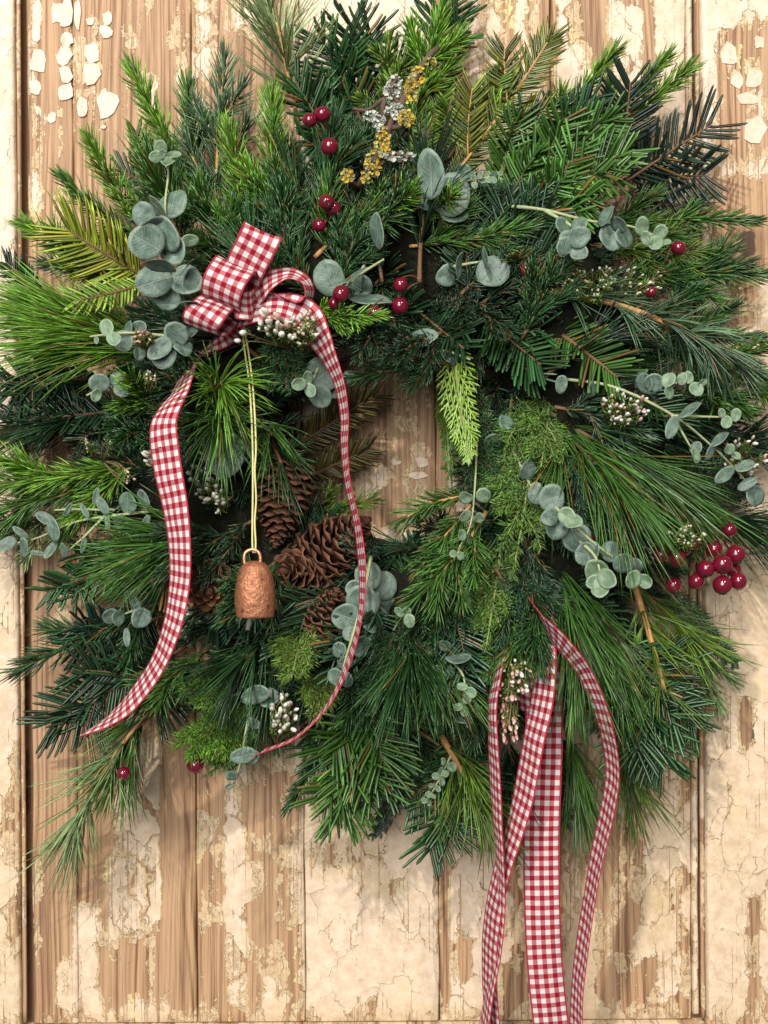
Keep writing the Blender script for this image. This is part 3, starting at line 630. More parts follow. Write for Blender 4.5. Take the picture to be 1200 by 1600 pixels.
h('juniper', (690, 330, .085), (840, 320, .09), 'teal', nlat=16)
h('yew', (790, 430, .10), (812, 400, .12), 'olive', nlat=0, L=.016)
h('yew', (850, 360, .09), (890, 430, .10), 'olive', nlat=0, L=.016)
# --- right
h('pine', (800, 450, .10), (1165, 580, .085), 'blue', L=.042, count=60, spread=.9, start=.12, bark='tan', bend=.14, grav=.25, stem_r=.0022)
h('spruce', (1000, 540, .07), (1200, 590, .06), 'mid', nlat=3, L=.016, bend=.08)
h('spruce', (950, 520, .06), (1190, 530, .05), 'deep', nlat=3, L=.016)
h('spruce', (1060, 590, .075), (1165, 640, .08), 'mid', nlat=3, lat=.5, L=.017)
h('spruce', (1090, 560, .07), (1215, 610, .06), 'moss', nlat=2, L=.016)
h('fir', (845, 500, .10), (965, 590, .11), 'mid', nlat=0, L=.026, bark='brown', stem_r=.002)
h('fir', (740, 490, .095), (845, 570, .105), 'deep', nlat=1, L=.026)
h('fir', (760, 520, .10), (835, 590, .10), 'deep', nlat=0, L=.024)
h('spruce', (960, 640, .06), (1190, 700, .05), 'dark', nlat=4, L=.016)
h('pine', (850, 640, .105), (1050, 765, .10), 'mid', L=.074, count=58, spread=.38, start=.05, grav=.22)
h('pine', (860, 650, .10), (960, 760, .115), 'mid', L=.075, count=50, spread=.5, start=.05, grav=.3)
h('cypress', (980, 770, .095), (1145, 815, .09), 'lime', lat=.30, nlat=10)
h('pine', (1040, 790, .06), (1180, 830, .05), 'dark', L=.055, count=35, spread=.6, grav=.2)
h('pine', (1060, 700, .055), (1180, 690, .05), 'dark', L=.045, count=35, spread=.7)
h('juniper', (1050, 720, .06), (1180, 760, .055), 'dark', nlat=14)
h('juniper', (1000, 820, .07), (1090, 860, .075), 'deep', nlat=14)
h('fir', (930, 560, .08), (1060, 660, .08), 'deep', nlat=2, L=.02)
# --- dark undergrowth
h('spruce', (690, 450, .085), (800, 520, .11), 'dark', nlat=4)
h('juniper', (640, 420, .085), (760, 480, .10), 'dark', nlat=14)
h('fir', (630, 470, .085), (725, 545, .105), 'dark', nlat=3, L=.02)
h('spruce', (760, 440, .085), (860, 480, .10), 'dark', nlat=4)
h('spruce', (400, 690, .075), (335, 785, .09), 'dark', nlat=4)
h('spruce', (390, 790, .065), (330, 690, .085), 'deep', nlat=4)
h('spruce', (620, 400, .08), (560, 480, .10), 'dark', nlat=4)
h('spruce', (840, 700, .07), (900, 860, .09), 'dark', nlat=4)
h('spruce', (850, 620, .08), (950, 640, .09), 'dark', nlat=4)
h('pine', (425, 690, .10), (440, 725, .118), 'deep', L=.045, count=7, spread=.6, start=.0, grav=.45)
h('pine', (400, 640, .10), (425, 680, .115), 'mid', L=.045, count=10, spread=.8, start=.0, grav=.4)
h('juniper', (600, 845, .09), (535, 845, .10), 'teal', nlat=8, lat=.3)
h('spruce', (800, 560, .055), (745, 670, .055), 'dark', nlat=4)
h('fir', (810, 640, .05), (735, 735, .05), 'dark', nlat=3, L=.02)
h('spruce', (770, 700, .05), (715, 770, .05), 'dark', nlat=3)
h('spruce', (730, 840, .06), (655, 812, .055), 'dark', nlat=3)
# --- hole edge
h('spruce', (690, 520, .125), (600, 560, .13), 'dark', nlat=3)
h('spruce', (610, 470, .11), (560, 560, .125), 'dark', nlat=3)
h('spruce', (715, 565, .10), (556, 592, .10), 'deep', nlat=1, lat=.3, L=.014, bark='tan', bend=-.05)
h('cypress', (705, 515, .11), (736, 725, .118), 'lime', nlat=11, lat=.36, bend=-.03, width=1.1)
h('cypress', (690, 590, .05), (705, 755, .05), 'moss', nlat=12, lat=.22)
h('yew', (430, 720, .04), (585, 618, .03), 'gold', nlat=0, L=.020, roll=.2)
h('yew', (430, 770, .04), (575, 702, .03), 'gold', nlat=0, L=.018, roll=.2)
h('spruce', (470, 810, .045), (586, 780, .045), 'moss', nlat=2, L=.012)
# --- middle right, drooping
h('juniper', (838, 590, .115), (800, 900, .12), 'leafy', nlat=18, lat=.27, bark='green', bend=.03, dens=.8, bury=.06)
h('juniper', (800, 620, .10), (775, 800, .11), 'mid', nlat=14, lat=.3, bark='green', dens=.8, bury=.05)
h('juniper', (862, 590, .11), (845, 730, .115), 'leafy', nlat=12, lat=.36, bark='green', dens=.8, bury=.06)
h('juniper', (790, 800, .11), (760, 1010, .115), 'leafy', nlat=18, lat=.25, bark='green', dens=.8, bury=.05)
h('juniper', (800, 880, .105), (770, 1100, .11), 'mid', nlat=24, lat=.22)
h('juniper', (730, 600, .09), (770, 800, .10), 'deep', nlat=16, lat=.25)
h('spruce', (740, 775, .10), (630, 812, .10), 'mid', nlat=0, L=.016, bark='tan', bend=-.16)
h('spruce', (735, 790, .10), (655, 885, .112), 'mid', nlat=1, L=.017, bark='tan')
h('spruce', (760, 800, .11), (640, 945, .122), 'mid', nlat=3, lat=.4, L=.018, bark='tan', bend=.06, stem_r=.0019)
h('spruce', (705, 840, .11), (722, 940, .122), 'mid', nlat=0, L=.016, bark='tan')
h('spruce', (720, 880, .095), (668, 1010, .105), 'deep', nlat=2, L=.017, bark='tan')
h('juniper', (690, 850, .06), (560, 870, .065), 'teal', nlat=16, lat=.25)
h('pine', (700, 850, .07), (560, 870, .065), 'teal', L=.05, count=40, spread=.5)
h('spruce', (780, 940, .11), (830, 1040, .12), 'mid', nlat=2, lat=.5, L=.020)
h('spruce', (830, 880, .11), (845, 1030, .125), 'deep', nlat=2, lat=.35, L=.022)
h('pine', (860, 860, .10), (905, 1010, .11), 'mid', L=.075, count=50, spread=.35, start=.05, grav=.2)
h('pine', (890, 880, .095), (960, 1020, .10), 'mid', L=.065, count=40, spread=.4, grav=.25)
h('pine', (990, 910, .09), (1038, 1078, .10), 'moss', L=.042, count=26, spread=.95, start=.05, bark='tan', grav=.1, stem_r=.002)
h('pine', (980, 900, .07), (1080, 1000, .065), 'moss', L=.05, count=22, spread=.5)
h('cypress', (1020, 900, .06), (1155, 1045, .05), 'deep', nlat=12, lat=.3)
h('fir', (960, 985, .10), (1035, 1190, .09), 'deep', nlat=4, lat=.42, L=.032, dens=1.2, bury=.015)
h('fir', (940, 1000, .07), (1000, 1190, .06), 'deep', nlat=3, lat=.4, L=.026)
h('fir', (990, 1000, .095), (1085, 1130, .08), 'deep', nlat=2, lat=.4, L=.026)
h('spruce', (1080, 1000, .045), (1122, 1105, .04), 'pale', nlat=2, L=.014)
h('pine', (870, 1080, .06), (905, 1235, .05), 'mid', L=.055, count=26, spread=.45, grav=.15)
h('pine', (930, 1090, .05), (985, 1220, .04), 'moss', L=.055, count=22, spread=.5, grav=.15)
h('fir', (860, 1130, .05), (870, 1270, .045), 'black', nlat=1, L=.022)
# --- left
h('spruce', (180, 430, .07), (38, 352, .07), 'bright', nlat=2, lat=.3, L=.016)
h('yew', (230, 435, .08), (105, 358, .075), 'chart', nlat=0, L=.034, roll=-.1, dens=1.3, bend=.03)
h('yew', (232, 442, .10), (116, 470, .105), 'lime', nlat=0, L=.018, roll=.3, dens=.75, bend=.06)
h('spruce', (190, 440, .06), (65, 410, .055), 'blue', nlat=2, L=.014)
h('pine', (260, 545, .09), (110, 500, .085), 'bright', L=.082, count=90, spread=.36, start=.0, grav=.04)
h('pine', (250, 550, .085), (130, 530, .08), 'bright', L=.080, count=60, spread=.42, start=.0, grav=.08)
h('cypress', (110, 480, .04), (5, 475, .035), 'pale', nlat=8, lat=.35)
h('yew', (70, 470, .03), (10, 410, .03), 'black', nlat=0, L=.015)
h('fir', (170, 590, .055), (-20, 600, .045), 'dark', nlat=3, lat=.4, L=.022)
h('fir', (220, 640, .06), (10, 660, .05), 'dark', nlat=3, lat=.4, L=.020)
h('pine', (170, 650, .06), (50, 670, .05), 'dark', L=.055, count=35, spread=.6)
h('spruce', (220, 725, .07), (-25, 760, .065), 'bright', nlat=2, lat=.45, L=.020, bark='tan', bend=.03, stem_r=.002)
h('spruce', (200, 745, .065), (-20, 800, .055), 'mid', nlat=3, lat=.4, L=.020, bark='tan')
h('spruce', (100, 800, .05), (-20, 850, .045), 'pale', nlat=2, L=.016)
h('spruce', (250, 640, .095), (205, 590, .115), 'bright', nlat=1, L=.017)
h('spruce', (240, 660, .09), (190, 690, .105), 'deep', nlat=2, L=.015)
h('pine', (335, 625, .10), (345, 598, .135), 'bright', L=.046, count=34, spread=1.15, start=.0, grav=.38)
h('pine', (340, 640, .10), (345, 660, .125), 'mid', L=.05, count=30, spread=1.0, start=.1, grav=.35)
h('juniper', (480, 525, .11), (420, 560, .12), 'deep', nlat=12)
h('juniper', (400, 545, .11), (480, 600, .115), 'deep', nlat=14)
h('spruce', (470, 500, .135), (598, 492, .14), 'bright', nlat=4, lat=.25, L=.010, bark='green')
# --- lower left
h('pine', (380, 825, .09), (260, 850, .095), 'mid', L=.070, count=70, spread=.5, start=.05, grav=.12)
h('pine', (290, 880, .08), (220, 870, .085), 'mid', L=.05, count=30, spread=.6)
h('fir', (240, 860, .055), (75, 925, .05), 'deep', nlat=3, lat=.4, L=.020)
h('spruce', (250, 940, .055), (28, 1048, .05), 'deep', nlat=2, lat=.35, L=.019)
h('fir', (290, 1010, .06), (80, 1130, .05), 'dark', nlat=3, lat=.38, L=.032)
h('fir', (260, 960, .05), (120, 1010, .04), 'black', nlat=2, L=.026)
h('spruce', (330, 1010, .075), (210, 1110, .075), 'mid', nlat=3, lat=.45, L=.018)
h('pine', (240, 1100, .065), (105, 1310, .07), 'pale', L=.054, count=30, spread=.72, start=.15, bark='tan', grav=.1, bend=-.06)
h('pine', (250, 1060, .06), (190, 1190, .06), 'mid', L=.055, count=34, spread=.6)
h('juniper', (420, 1090, .09), (285, 1075, .095), 'bright', nlat=16, lat=.3, L=.008)
h('juniper', (410, 1120, .08), (270, 1165, .08), 'bright', nlat=20, lat=.35, L=.008)
h('juniper', (400, 1110, .07), (330, 1210, .065), 'mid', nlat=14, lat=.35, L=.008)
h('juniper', (485, 940, .10), (455, 1060, .115), 'moss', nlat=14, lat=.4, L=.009, bark='green')
h('juniper', (500, 1000, .09), (500, 1130, .09), 'moss', nlat=14, lat=.35, L=.008)
h('pine', (440, 975, .08), (370, 1040, .09), 'deep', L=.055, count=40, spread=.7, bark='tan')
h('spruce', (560, 1080, .06), (455, 1255, .05), 'deep', nlat=1, lat=.35, L=.015)
# --- bottom
h('pine', (645, 960, .09), (640, 1030, .108), 'deep', L=.075, count=46, spread=.42, start=.0, grav=.15)
h('pine', (660, 990, .09), (690, 1050, .10), 'mid', L=.06, count=30, spread=.5, start=.0, grav=.2)
h('fir', (575, 1070, .10), (535, 1272, .09), 'mid', nlat=4, lat=.42, L=.032, dens=1.3, bury=.015)
h('fir', (620, 1060, .09), (600, 1230, .085), 'deep', nlat=2, lat=.4, L=.028)
h('spruce', (590, 1010, .095), (545, 1120, .105), 'deep', nlat=3, L=.017)
h('spruce', (760, 1000, .09), (740, 1160, .09), 'deep', nlat=4, lat=.4, L=.016)
h('fir', (540, 1070, .07), (510, 1210, .06), 'deep', nlat=2, L=.026)
h('cypress', (665, 1140, .05), (582, 1315, .04), 'dark', nlat=10, lat=.28, width=1.3)
h('fir', (735, 1120, .08), (670, 1330, .075), 'deep', nlat=3, lat=.42, L=.027)
h('pine', (690, 1150, .075), (765, 1280, .075), 'moss', L=.050, count=36, spread=.8, start=.05, bark='tan', grav=.15, stem_r=.002)
h('pine', (720, 1150, .07), (720, 1220, .07), 'moss', L=.05, count=20, spread=.5)
h('pine', (790, 1120, .06), (800, 1210, .06), 'dark', L=.05, count=30, spread=.6)
h('spruce', (620, 1060, .08), (640, 1200, .06), 'dark', nlat=3, L=.016)
h('spruce', (690, 1040, .09), (720, 1130, .09), 'dark', nlat=3, L=.016)
for a_, k_ in H:
    k_ = {'bury': .012 if k_.get('bark') == 'tan' else .03, **k_}
    if a_[0] == 'spruce' and 'L' in k_: k_['L'] *= 1.14; k_['dens'] = k_.get('dens', 1.0) * (1.35 if a_[3] == 'bright' else 1.1)
    sprig(*a_, **k_)

# ------------------------------------------------------------------ eucalyptus
def leaf_mesh(name, wid, fold, curl, mat, wave=0.0):
    na, nr = 18, 4; a = np.linspace(0, 2 * np.pi, na, endpoint=False); V = [(0, .5, 0)]; C = [0.0]
    for r in (np.arange(nr) + 1) / nr:
        ox = np.sin(a) * wid * .5 * (1 + .05 * np.cos(a)); oy = .5 - np.cos(a) * .5
        ox = ox * (1 - .10 * np.exp(-((a - np.pi) / .35)**2))
        for xx, yy, aa in zip(ox, oy, a):
            V.append((xx * r, .5 + (yy - .5) * r, wave * math.sin(3 * aa + 1) * r * r)); C.append(1.0 if r > .98 else 0.0)
    V = np.array(V); an = np.arctan2(V[:, 0], V[:, 1] - .5); rr_ = np.hypot(V[:, 0], V[:, 1] - .5); ph = rng.uniform(0, 6, 3); k_ = 1 + rr_ * (.09 * np.sin(2 * an + ph[0]) + .06 * np.sin(3 * an + ph[1]) + .03 * np.sin(7 * an + ph[2]))
    V[:, 0] *= k_; V[:, 1] = .5 + (V[:, 1] - .5) * k_; V[:, 2] += wave * 2.2 * rr_ * np.sin(2 * an + ph[2]) + rng.uniform(-.10, .22) * rr_**2
    V = np.array(V); V[:, 2] += fold * np.abs(V[:, 0]) + curl * (V[:, 1] - .5)**2
    n = len(V); th = .005; W = np.vstack([V, V - [0, 0, th]]); q = []; t = []
    for j in range(na): t += [(0, 1 + j, 1 + (j + 1) % na)]
    for r in range(nr - 1):
        for j in range(na):
            k = (j + 1) % na; q.append((1 + r * na + j, 1 + (r + 1) * na + j, 1 + (r + 1) * na + k, 1 + r * na + k))
    q2 = [tuple(n + i for i in f[::-1]) for f in q]; t2 = [tuple(n + i for i in f[::-1]) for f in t]
    o = 1 + (nr - 1) * na; rim = [(o + j, n + o + j, n + o + (j + 1) % na, o + (j + 1) % na) for j in range(na)]
    uv = np.stack([W[:, 0] / wid + .5, W[:, 1]], 1); C = np.array(C + C)
    return build_mesh(name, W, [q + q2 + rim, t + t2], [mat], True, np.repeat(C[:, None], 3, 1), uv)
LM = {'r': [leaf_mesh('leaf', rng.uniform(.84, 1.04), rng.uniform(-.12, .2), rng.uniform(-.25, .3), M_euc, rng.uniform(.01, .045)) for _ in range(9)],
      'o': [leaf_mesh('leaf', rng.uniform(.5, .66), rng.uniform(.05, .25), rng.uniform(-.25, .3), M_euc, .02) for _ in range(5)],
      'y': [leaf_mesh('leaf', rng.uniform(.72, .98), rng.uniform(.05, .25), rng.uniform(.0, .4), M_euc2, .03) for _ in range(7)],
      'n': [leaf_mesh('leaf', rng.uniform(.34, .44), .2, rng.uniform(-.3, .3), M_euc, .01) for _ in range(4)]}
def add_leaf(parent, origin, cx, cy, h, size, ang, pitch=0.0, roll=0.0, typ='r', centre=True):
    """size: photograph pixels; ang: direction of the tip in the picture, degrees ccw from right; pitch/roll degrees."""
    if typ == 'y' or (pitch == 0 and roll == 0): pitch += rng.uniform(-28, 30); roll += rng.uniform(-38, 38)
    if typ in 'ro': size = size * .92
    f = (D - h) / D; s = size * S * f; a = math.radians(ang)
    d = np.array([math.cos(a), 0, math.sin(a)]); n = np.array([0, -1.0, 0]); p, r = math.radians(pitch), math.radians(roll)
    d2 = d * math.cos(p) + n * math.sin(p); n2 = n * math.cos(p) - d * math.sin(p); sd = np.cross(d2, n2)
    sd2 = sd * math.cos(r) + n2 * math.sin(r); n3 = np.cross(sd2, d2)
    pos = px(cx, cy, h) - (d2 * s * .5 if centre else 0)
    o = link('leaf', random.choice(LM[typ]), parent)
    m = Matrix.Identity(4)
    for i in range(3): m[i][0], m[i][1], m[i][2], m[i][3] = sd2[i] * s, d2[i] * s, n3[i] * s, (pos - origin)[i]
    o.matrix_local = m; return o
def euc(label, stems, leaves, group='eucalyptus sprigs tucked into the wreath', col=(.30, .36, .20), r=.0014):
    org = px(*stems[0][0]); e = empty('eucalyptus_sprig', org, label=label, cat='eucalyptus sprig', group=group)
    acc = Acc()
    for s in stems: tube(acc, catmull(pl(s), 6 * len(s)), r, r * .5, 6, col, .06)
    link('stem', acc.mesh('stem', M_stem, org), e)
    for l in leaves: add_leaf(e, org, *l[:5], **(l[5] if len(l) > 5 else {}))
    return e
def pairs(st, n, s0, s1, typ='r', f0=.08, jit=22):
    """opposite leaf pairs along a pixel polyline."""
    Q = catmull(np.array(st, float), 60); out = []
    for i in range(n):
        f = f0 + (1 - f0) * i / max(n - 1, 1); k = min(int(f * 59), 58); p = Q[k]; dv = Q[k + 1] - Q[max(k - 1, 0)]; base = math.degrees(math.atan2(-dv[1], dv[0])); sz = s0 + (s1 - s0) * f
        for sg in (-1, 1):
            an = base + sg * (62 - 25 * f + rng.uniform(-jit, jit)) ; r_ = math.radians(an); rr_ = sz * .55
            out.append((p[0] + math.cos(r_) * rr_, p[1] - math.sin(r_) * rr_, p[2] + rng.uniform(-.004, .008), sz * rng.uniform(.85, 1.1), an, dict(pitch=rng.uniform(-35, 45), roll=rng.uniform(-40, 40), typ=typ)))
    return out
ex = lambda **k: k
euc('large silver round-leaved eucalyptus stem left of the gingham bow',
    [[(300, 500, .125), (285, 465, .14), (272, 425, .145), (262, 370, .14), (258, 320, .13), (263, 270, .125), (258, 245, .125)]],
    [(270, 318, .128, 58, 80, ex(pitch=-20, roll=15)), (247, 324, .14, 62, 135, ex(pitch=-30, roll=62, typ='o')), (225, 336, .15, 46, 120, ex(pitch=10)), (238, 353, .155, 48, 200, ex(pitch=20, roll=68)),
     (262, 366, .152, 62, 110, ex(pitch=15, roll=20, typ='o')), (228, 378, .158, 62, 150, ex(pitch=20, roll=-10)), (272, 392, .145, 54, 300, ex(pitch=10, roll=-15)), (296, 376, .12, 28, 20, ex(pitch=10, typ='y')),
     (252, 412, .168, 58, 170, ex(pitch=12, roll=76)), (240, 440, .155, 62, 200, ex(pitch=10)), (292, 440, .150, 60, 340, ex(pitch=5, roll=15)), (292, 418, .16, 40, 45, ex(pitch=20, roll=72)), (278, 474, .165, 70, 5, ex(pitch=5, roll=78, typ='o')), (262, 465, .145, 46, 230, ex(pitch=-5)),
     (252, 231, .135, 26, 80, ex(pitch=20, typ='y')), (243, 245, .138, 22, 180, ex(pitch=25, typ='y')), (262, 253, .135, 30, 260, ex(pitch=25, roll=15, typ='y')), (272, 243, .13, 28, 340, ex(pitch=10, typ='y')), (254, 240, .143, 16, 70, ex(pitch=35, typ='y'))])
euc('pale eucalyptus sprig with pink buds below the bow, left of the pine tuft', [[(300, 530, .11), (260, 525, .13), (200, 520, .135), (140, 526, .13)]],
    [(167, 512, .14, 30, 100, ex(pitch=10, typ='y')), (178, 530, .145, 26, 280, ex(pitch=10, typ='y')), (192, 533, .132, 38, 270, ex(pitch=5)), (200, 513, .13, 28, 80, ex(roll=45)), (218, 513, .125, 30, 40, ex(pitch=15)), (151, 532, .14, 12, 280, ex(typ='y')),
     (218, 552, .125, 26, 260), (275, 522, .140, 46, 140, ex(pitch=15)), (250, 545, .145, 52, 220, ex(pitch=12, typ='o')), (285, 540, .14, 40, 300, ex(pitch=20, roll=35)), (298, 520, .13, 26, 30, ex(roll=40)), (255, 555, .14, 46, 210, ex(pitch=5))])
euc('small grey eucalyptus pair beside the bright spruce tip at the left', [[(215, 610, .09), (165, 605, .105), (135, 618, .11)]],
    [(155, 598, .112, 34, 120, ex(pitch=15)), (150, 617, .114, 24, 250, ex(pitch=15, typ='y')), (183, 592, .105, 32, 60), (190, 610, .108, 28, 330, ex(roll=30))])
euc('dark hanging eucalyptus leaves behind the yellow bell cord', [[(365, 640, .09), (360, 680, .105), (350, 720, .11)]],
    [(352, 712, .112, 76, 262, ex(pitch=5)), (374, 700, .105, 52, 290, ex(pitch=10, roll=20)), (335, 695, .10, 50, 235, ex(pitch=-5, roll=-20))])
euc('round eucalyptus leaves hanging between the bow and the wreath hole', [[(510, 540, .09), (490, 590, .105), (478, 605, .115)]],
    [(480, 590, .122, 26, 90, ex(typ='y', pitch=10)), (466, 600, .125, 24, 190, ex(typ='y', pitch=15)), (485, 610, .122, 26, 300, ex(typ='y', pitch=15)), (505, 585, .10, 60, 40, ex(pitch=-10)), (500, 618, .105, 44, 320, ex(pitch=-5)), (522, 610, .095, 36, 10), (545, 590, .09, 28, 20, ex(roll=30))])
euc('dark eucalyptus leaves behind the red berries right of the bow', [[(580, 385, .09), (560, 430, .11), (520, 460, .11)], [(560, 430, .11), (600, 405, .12)]],
    [(514, 434, .11, 62, 120, ex(pitch=5)), (548, 436, .125, 66, 25, ex(pitch=10, roll=70, typ='o')), (580, 468, .112, 72, 355, ex(pitch=5, roll=55, typ='o')), (590, 362, .12, 62, 95, ex(pitch=15, roll=55, typ='o')), (560, 450, .10, 50, 330)])
euc('single upright grey eucalyptus leaf over blue-grey leaves near the lichen twig', [[(690, 345, .09), (680, 310, .105), (675, 280, .11)]],
    [(674, 272, .128, 82, 95, ex(pitch=10, roll=20, typ='o')), (655, 305, .105, 62, 150, ex(pitch=0)), (705, 305, .11, 70, 20, ex(pitch=5)), (708, 330, .105, 56, 330, ex(pitch=5, roll=20)), (724, 268, .10, 28, 60), (640, 300, .10, 40, 190)])
euc('eucalyptus leaves in shadow above the wreath hole', [[(640, 560, .09), (690, 548, .10), (735, 562, .105)]],
    [(655, 533, .105, 70, 10, ex(pitch=0, typ='o')), (620, 550, .11, 44, 260, ex(roll=50, typ='o')), (590, 535, .09, 44, 170), (700, 560, .10, 30, 310, ex(roll=50))])
euc('two dark eucalyptus leaves among dark twigs right of centre', [[(690, 420, .09), (745, 410, .105), (770, 410, .105)]],
    [(770, 425, .11, 58, 300, ex(pitch=10)), (716, 415, .115, 48, 262, ex(roll=66, typ='o')), (758, 402, .12, 40, 100, ex(roll=70, typ='o')), (785, 405, .10, 40, 30), (700, 430, .095, 44, 200)])
euc('long eucalyptus stem with grey-green leaves arching along the upper right', [[(795, 322, .10), (850, 328, .12), (920, 345, .12), (990, 355, .11), (1045, 380, .105)], [(850, 328, .12), (900, 360, .13), (910, 400, .13)]],
    [(905, 352, .135, 36, 60, ex(roll=40)), (880, 355, .13, 38, 290, ex(roll=40)), (890, 378, .135, 40, 230, ex(pitch=10)), (905, 370, .14, 42, 20, ex(pitch=15)), (882, 385, .138, 34, 250, ex(roll=20)), (905, 395, .138, 30, 320, ex(pitch=20)),
     (950, 338, .13, 42, 60, ex(roll=66)), (955, 372, .128, 44, 260, ex(pitch=10)), (975, 372, .13, 40, 280, ex(roll=35)), (968, 350, .135, 34, 130, ex(roll=68)),
     (1003, 353, .12, 30, 100, ex(typ='y')), (1010, 372, .12, 24, 280, ex(typ='y')), (1032, 362, .115, 24, 70, ex(typ='y', pitch=20)), (1024, 380, .118, 26, 230, ex(typ='y')), (1040, 378, .115, 18, 330, ex(typ='y'))])
euc('eucalyptus spray of small paired leaves beside the white buds at the right', [[(880, 592, .09), (960, 605, .115), (1050, 648, .12), (1110, 695, .11), (1160, 745, .10), (1205, 805, .09)], [(1010, 610, .115), (1060, 598, .12), (1105, 600, .12)], [(1050, 648, .12), (1080, 700, .12)], [(1050, 650, .12), (1140, 652, .11)]],
    [(1022, 597, .125, 34, 90), (1045, 594, .13, 26, 80, ex(typ='y')), (1045, 612, .13, 24, 270, ex(typ='y')), (1066, 592, .125, 22, 70, ex(typ='y')), (1076, 590, .125, 20, 110, ex(typ='y')), (1088, 608, .125, 24, 300, ex(typ='y')), (1097, 598, .125, 16, 40, ex(typ='y')), (1008, 598, .12, 36, 100, ex(roll=55)),
     (877, 600, .11, 34, 260, ex(typ='o')), (926, 608, .11, 30, 260, ex(roll=50)), (1000, 590, .11, 40, 60, ex(roll=70)), (1078, 640, .13, 46, 35, ex(roll=58, typ='o')), (1050, 668, .13, 42, 245, ex(typ='o', pitch=10)),
     (1085, 712, .125, 26, 260, ex(typ='y')), (1088, 700, .12, 24, 60), (1125, 686, .12, 40, 40, ex(roll=60, typ='o')), (1110, 706, .12, 34, 240, ex(typ='o')), (1128, 645, .12, 16, 100, ex(typ='y')), (1135, 660, .12, 20, 260, ex(typ='y')), (1150, 648, .115, 22, 70, ex(typ='y')),
     (1165, 728, .11, 38, 20, ex(typ='o', roll=40)), (1132, 742, .115, 42, 215, ex(typ='o', pitch=10)), (1168, 756, .105, 36, 30, ex(typ='o')), (1180, 775, .10, 40, 280, ex(typ='r')), (1140, 702, .115, 20, 70, ex(typ='y')), (1150, 712, .11, 18, 330, ex(typ='y'))], r=.0012)
euc('pale green eucalyptus rosettes on a stem left of the red berry cluster', [[(840, 760, .105), (880, 805, .13), (930, 850, .13), (985, 890, .12), (1000, 905, .12)], [(905, 845, .125), (930, 870, .14), (940, 905, .145)]],
    [(862, 778, .125, 46, 20, ex(pitch=5)), (870, 822, .125, 48, 250, ex(pitch=5)), (886, 806, .14, 30, 150, ex(typ='y')), (896, 815, .142, 34, 340, ex(typ='y', pitch=15)), (900, 840, .12, 50, 300, ex(pitch=-5)), (860, 808, .13, 36, 190), (915, 865, .13, 40, 170, ex(pitch=10)), (925, 860, .128, 36, 60), (955, 862, .125, 36, 80, ex(roll=35)),
     (932, 893, .14, 50, 130, ex(pitch=10, typ='y')), (950, 905, .15, 40, 320, ex(pitch=20, typ='y')), (938, 918, .148, 40, 260, ex(pitch=20, typ='y')), (930, 910, .145, 34, 190, ex(pitch=15, typ='y')), (975, 880, .13, 40, 30), (992, 885, .13, 32, 300), (988, 905, .132, 30, 240, ex(typ='y')), (1008, 908, .132, 26, 330, ex(typ='y')), (838, 772, .115, 34, 100)])
euc('blue-grey eucalyptus chain hanging behind the thin ribbon right of the cones', [[(580, 870, .085), (570, 920, .11), (555, 980, .125), (540, 1030, .13), (532, 1065, .13)]],
    [(566, 940, 0.097, 58, 250, ex(pitch=-5)), (600, 915, 0.082, 52, 60, ex(pitch=-10)), (600, 945, 0.082, 47, 320), (583, 968, 0.097, 52, 300), (540, 963, 0.112, 47, 160, ex(pitch=5)), (548, 990, 0.117, 29, 80), (566, 1010, 0.107, 40, 310), (530, 1015, 0.117, 28, 150), (540, 1035, 0.119, 28, 190, ex(roll=30)), (525, 1058, 0.122, 31, 250), (540, 1062, 0.120, 29, 300, ex(pitch=10)), (575, 900, 0.082, 52, 100, ex(pitch=-10)), (555, 920, 0.092, 35, 170)])
euc('tiny eucalyptus sprig beside the pine tuft right of the thin ribbon', [[(615, 985, .11), (625, 968, .125), (632, 960, .13)]],
    [(624, 956, .13, 20, 120, ex(typ='y')), (640, 970, .13, 24, 280, ex(typ='y')), (636, 955, .128, 16, 40, ex(typ='y'))], r=.0008)
euc('slender eucalyptus twig with small leaf pairs right of the hole', [[(745, 690, .095), (742, 760, .11), (735, 820, .12), (715, 860, .12)]], pairs([(742, 760, .115), (735, 820, .122), (715, 862, .122)], 4, 30, 16, 'y'), r=.0009)
euc('grey twig of small eucalyptus leaves above the red ribbon tails', [[(708, 960, .08), (705, 1020, .105), (702, 1080, .105), (700, 1130, .10)], [(704, 1030, .105), (725, 1060, .115), (722, 1105, .115)]],
    [(695, 1008, .11, 24, 150), (716, 1030, .115, 44, 5, ex(roll=58, typ='o')), (683, 1046, .112, 16, 210), (700, 1050, .11, 22, 250), (722, 1073, .12, 18, 170, ex(typ='y')), (735, 1082, .12, 20, 340, ex(typ='y')), (730, 1092, .12, 16, 280, ex(typ='y')), (716, 1105, .12, 18, 200, ex(typ='y')), (725, 1112, .12, 18, 290, ex(typ='y')), (690, 1060, .108, 14, 250, ex(typ='y')), (725, 1125, .11, 36, 350, ex(roll=60, typ='o'))], r=.001)
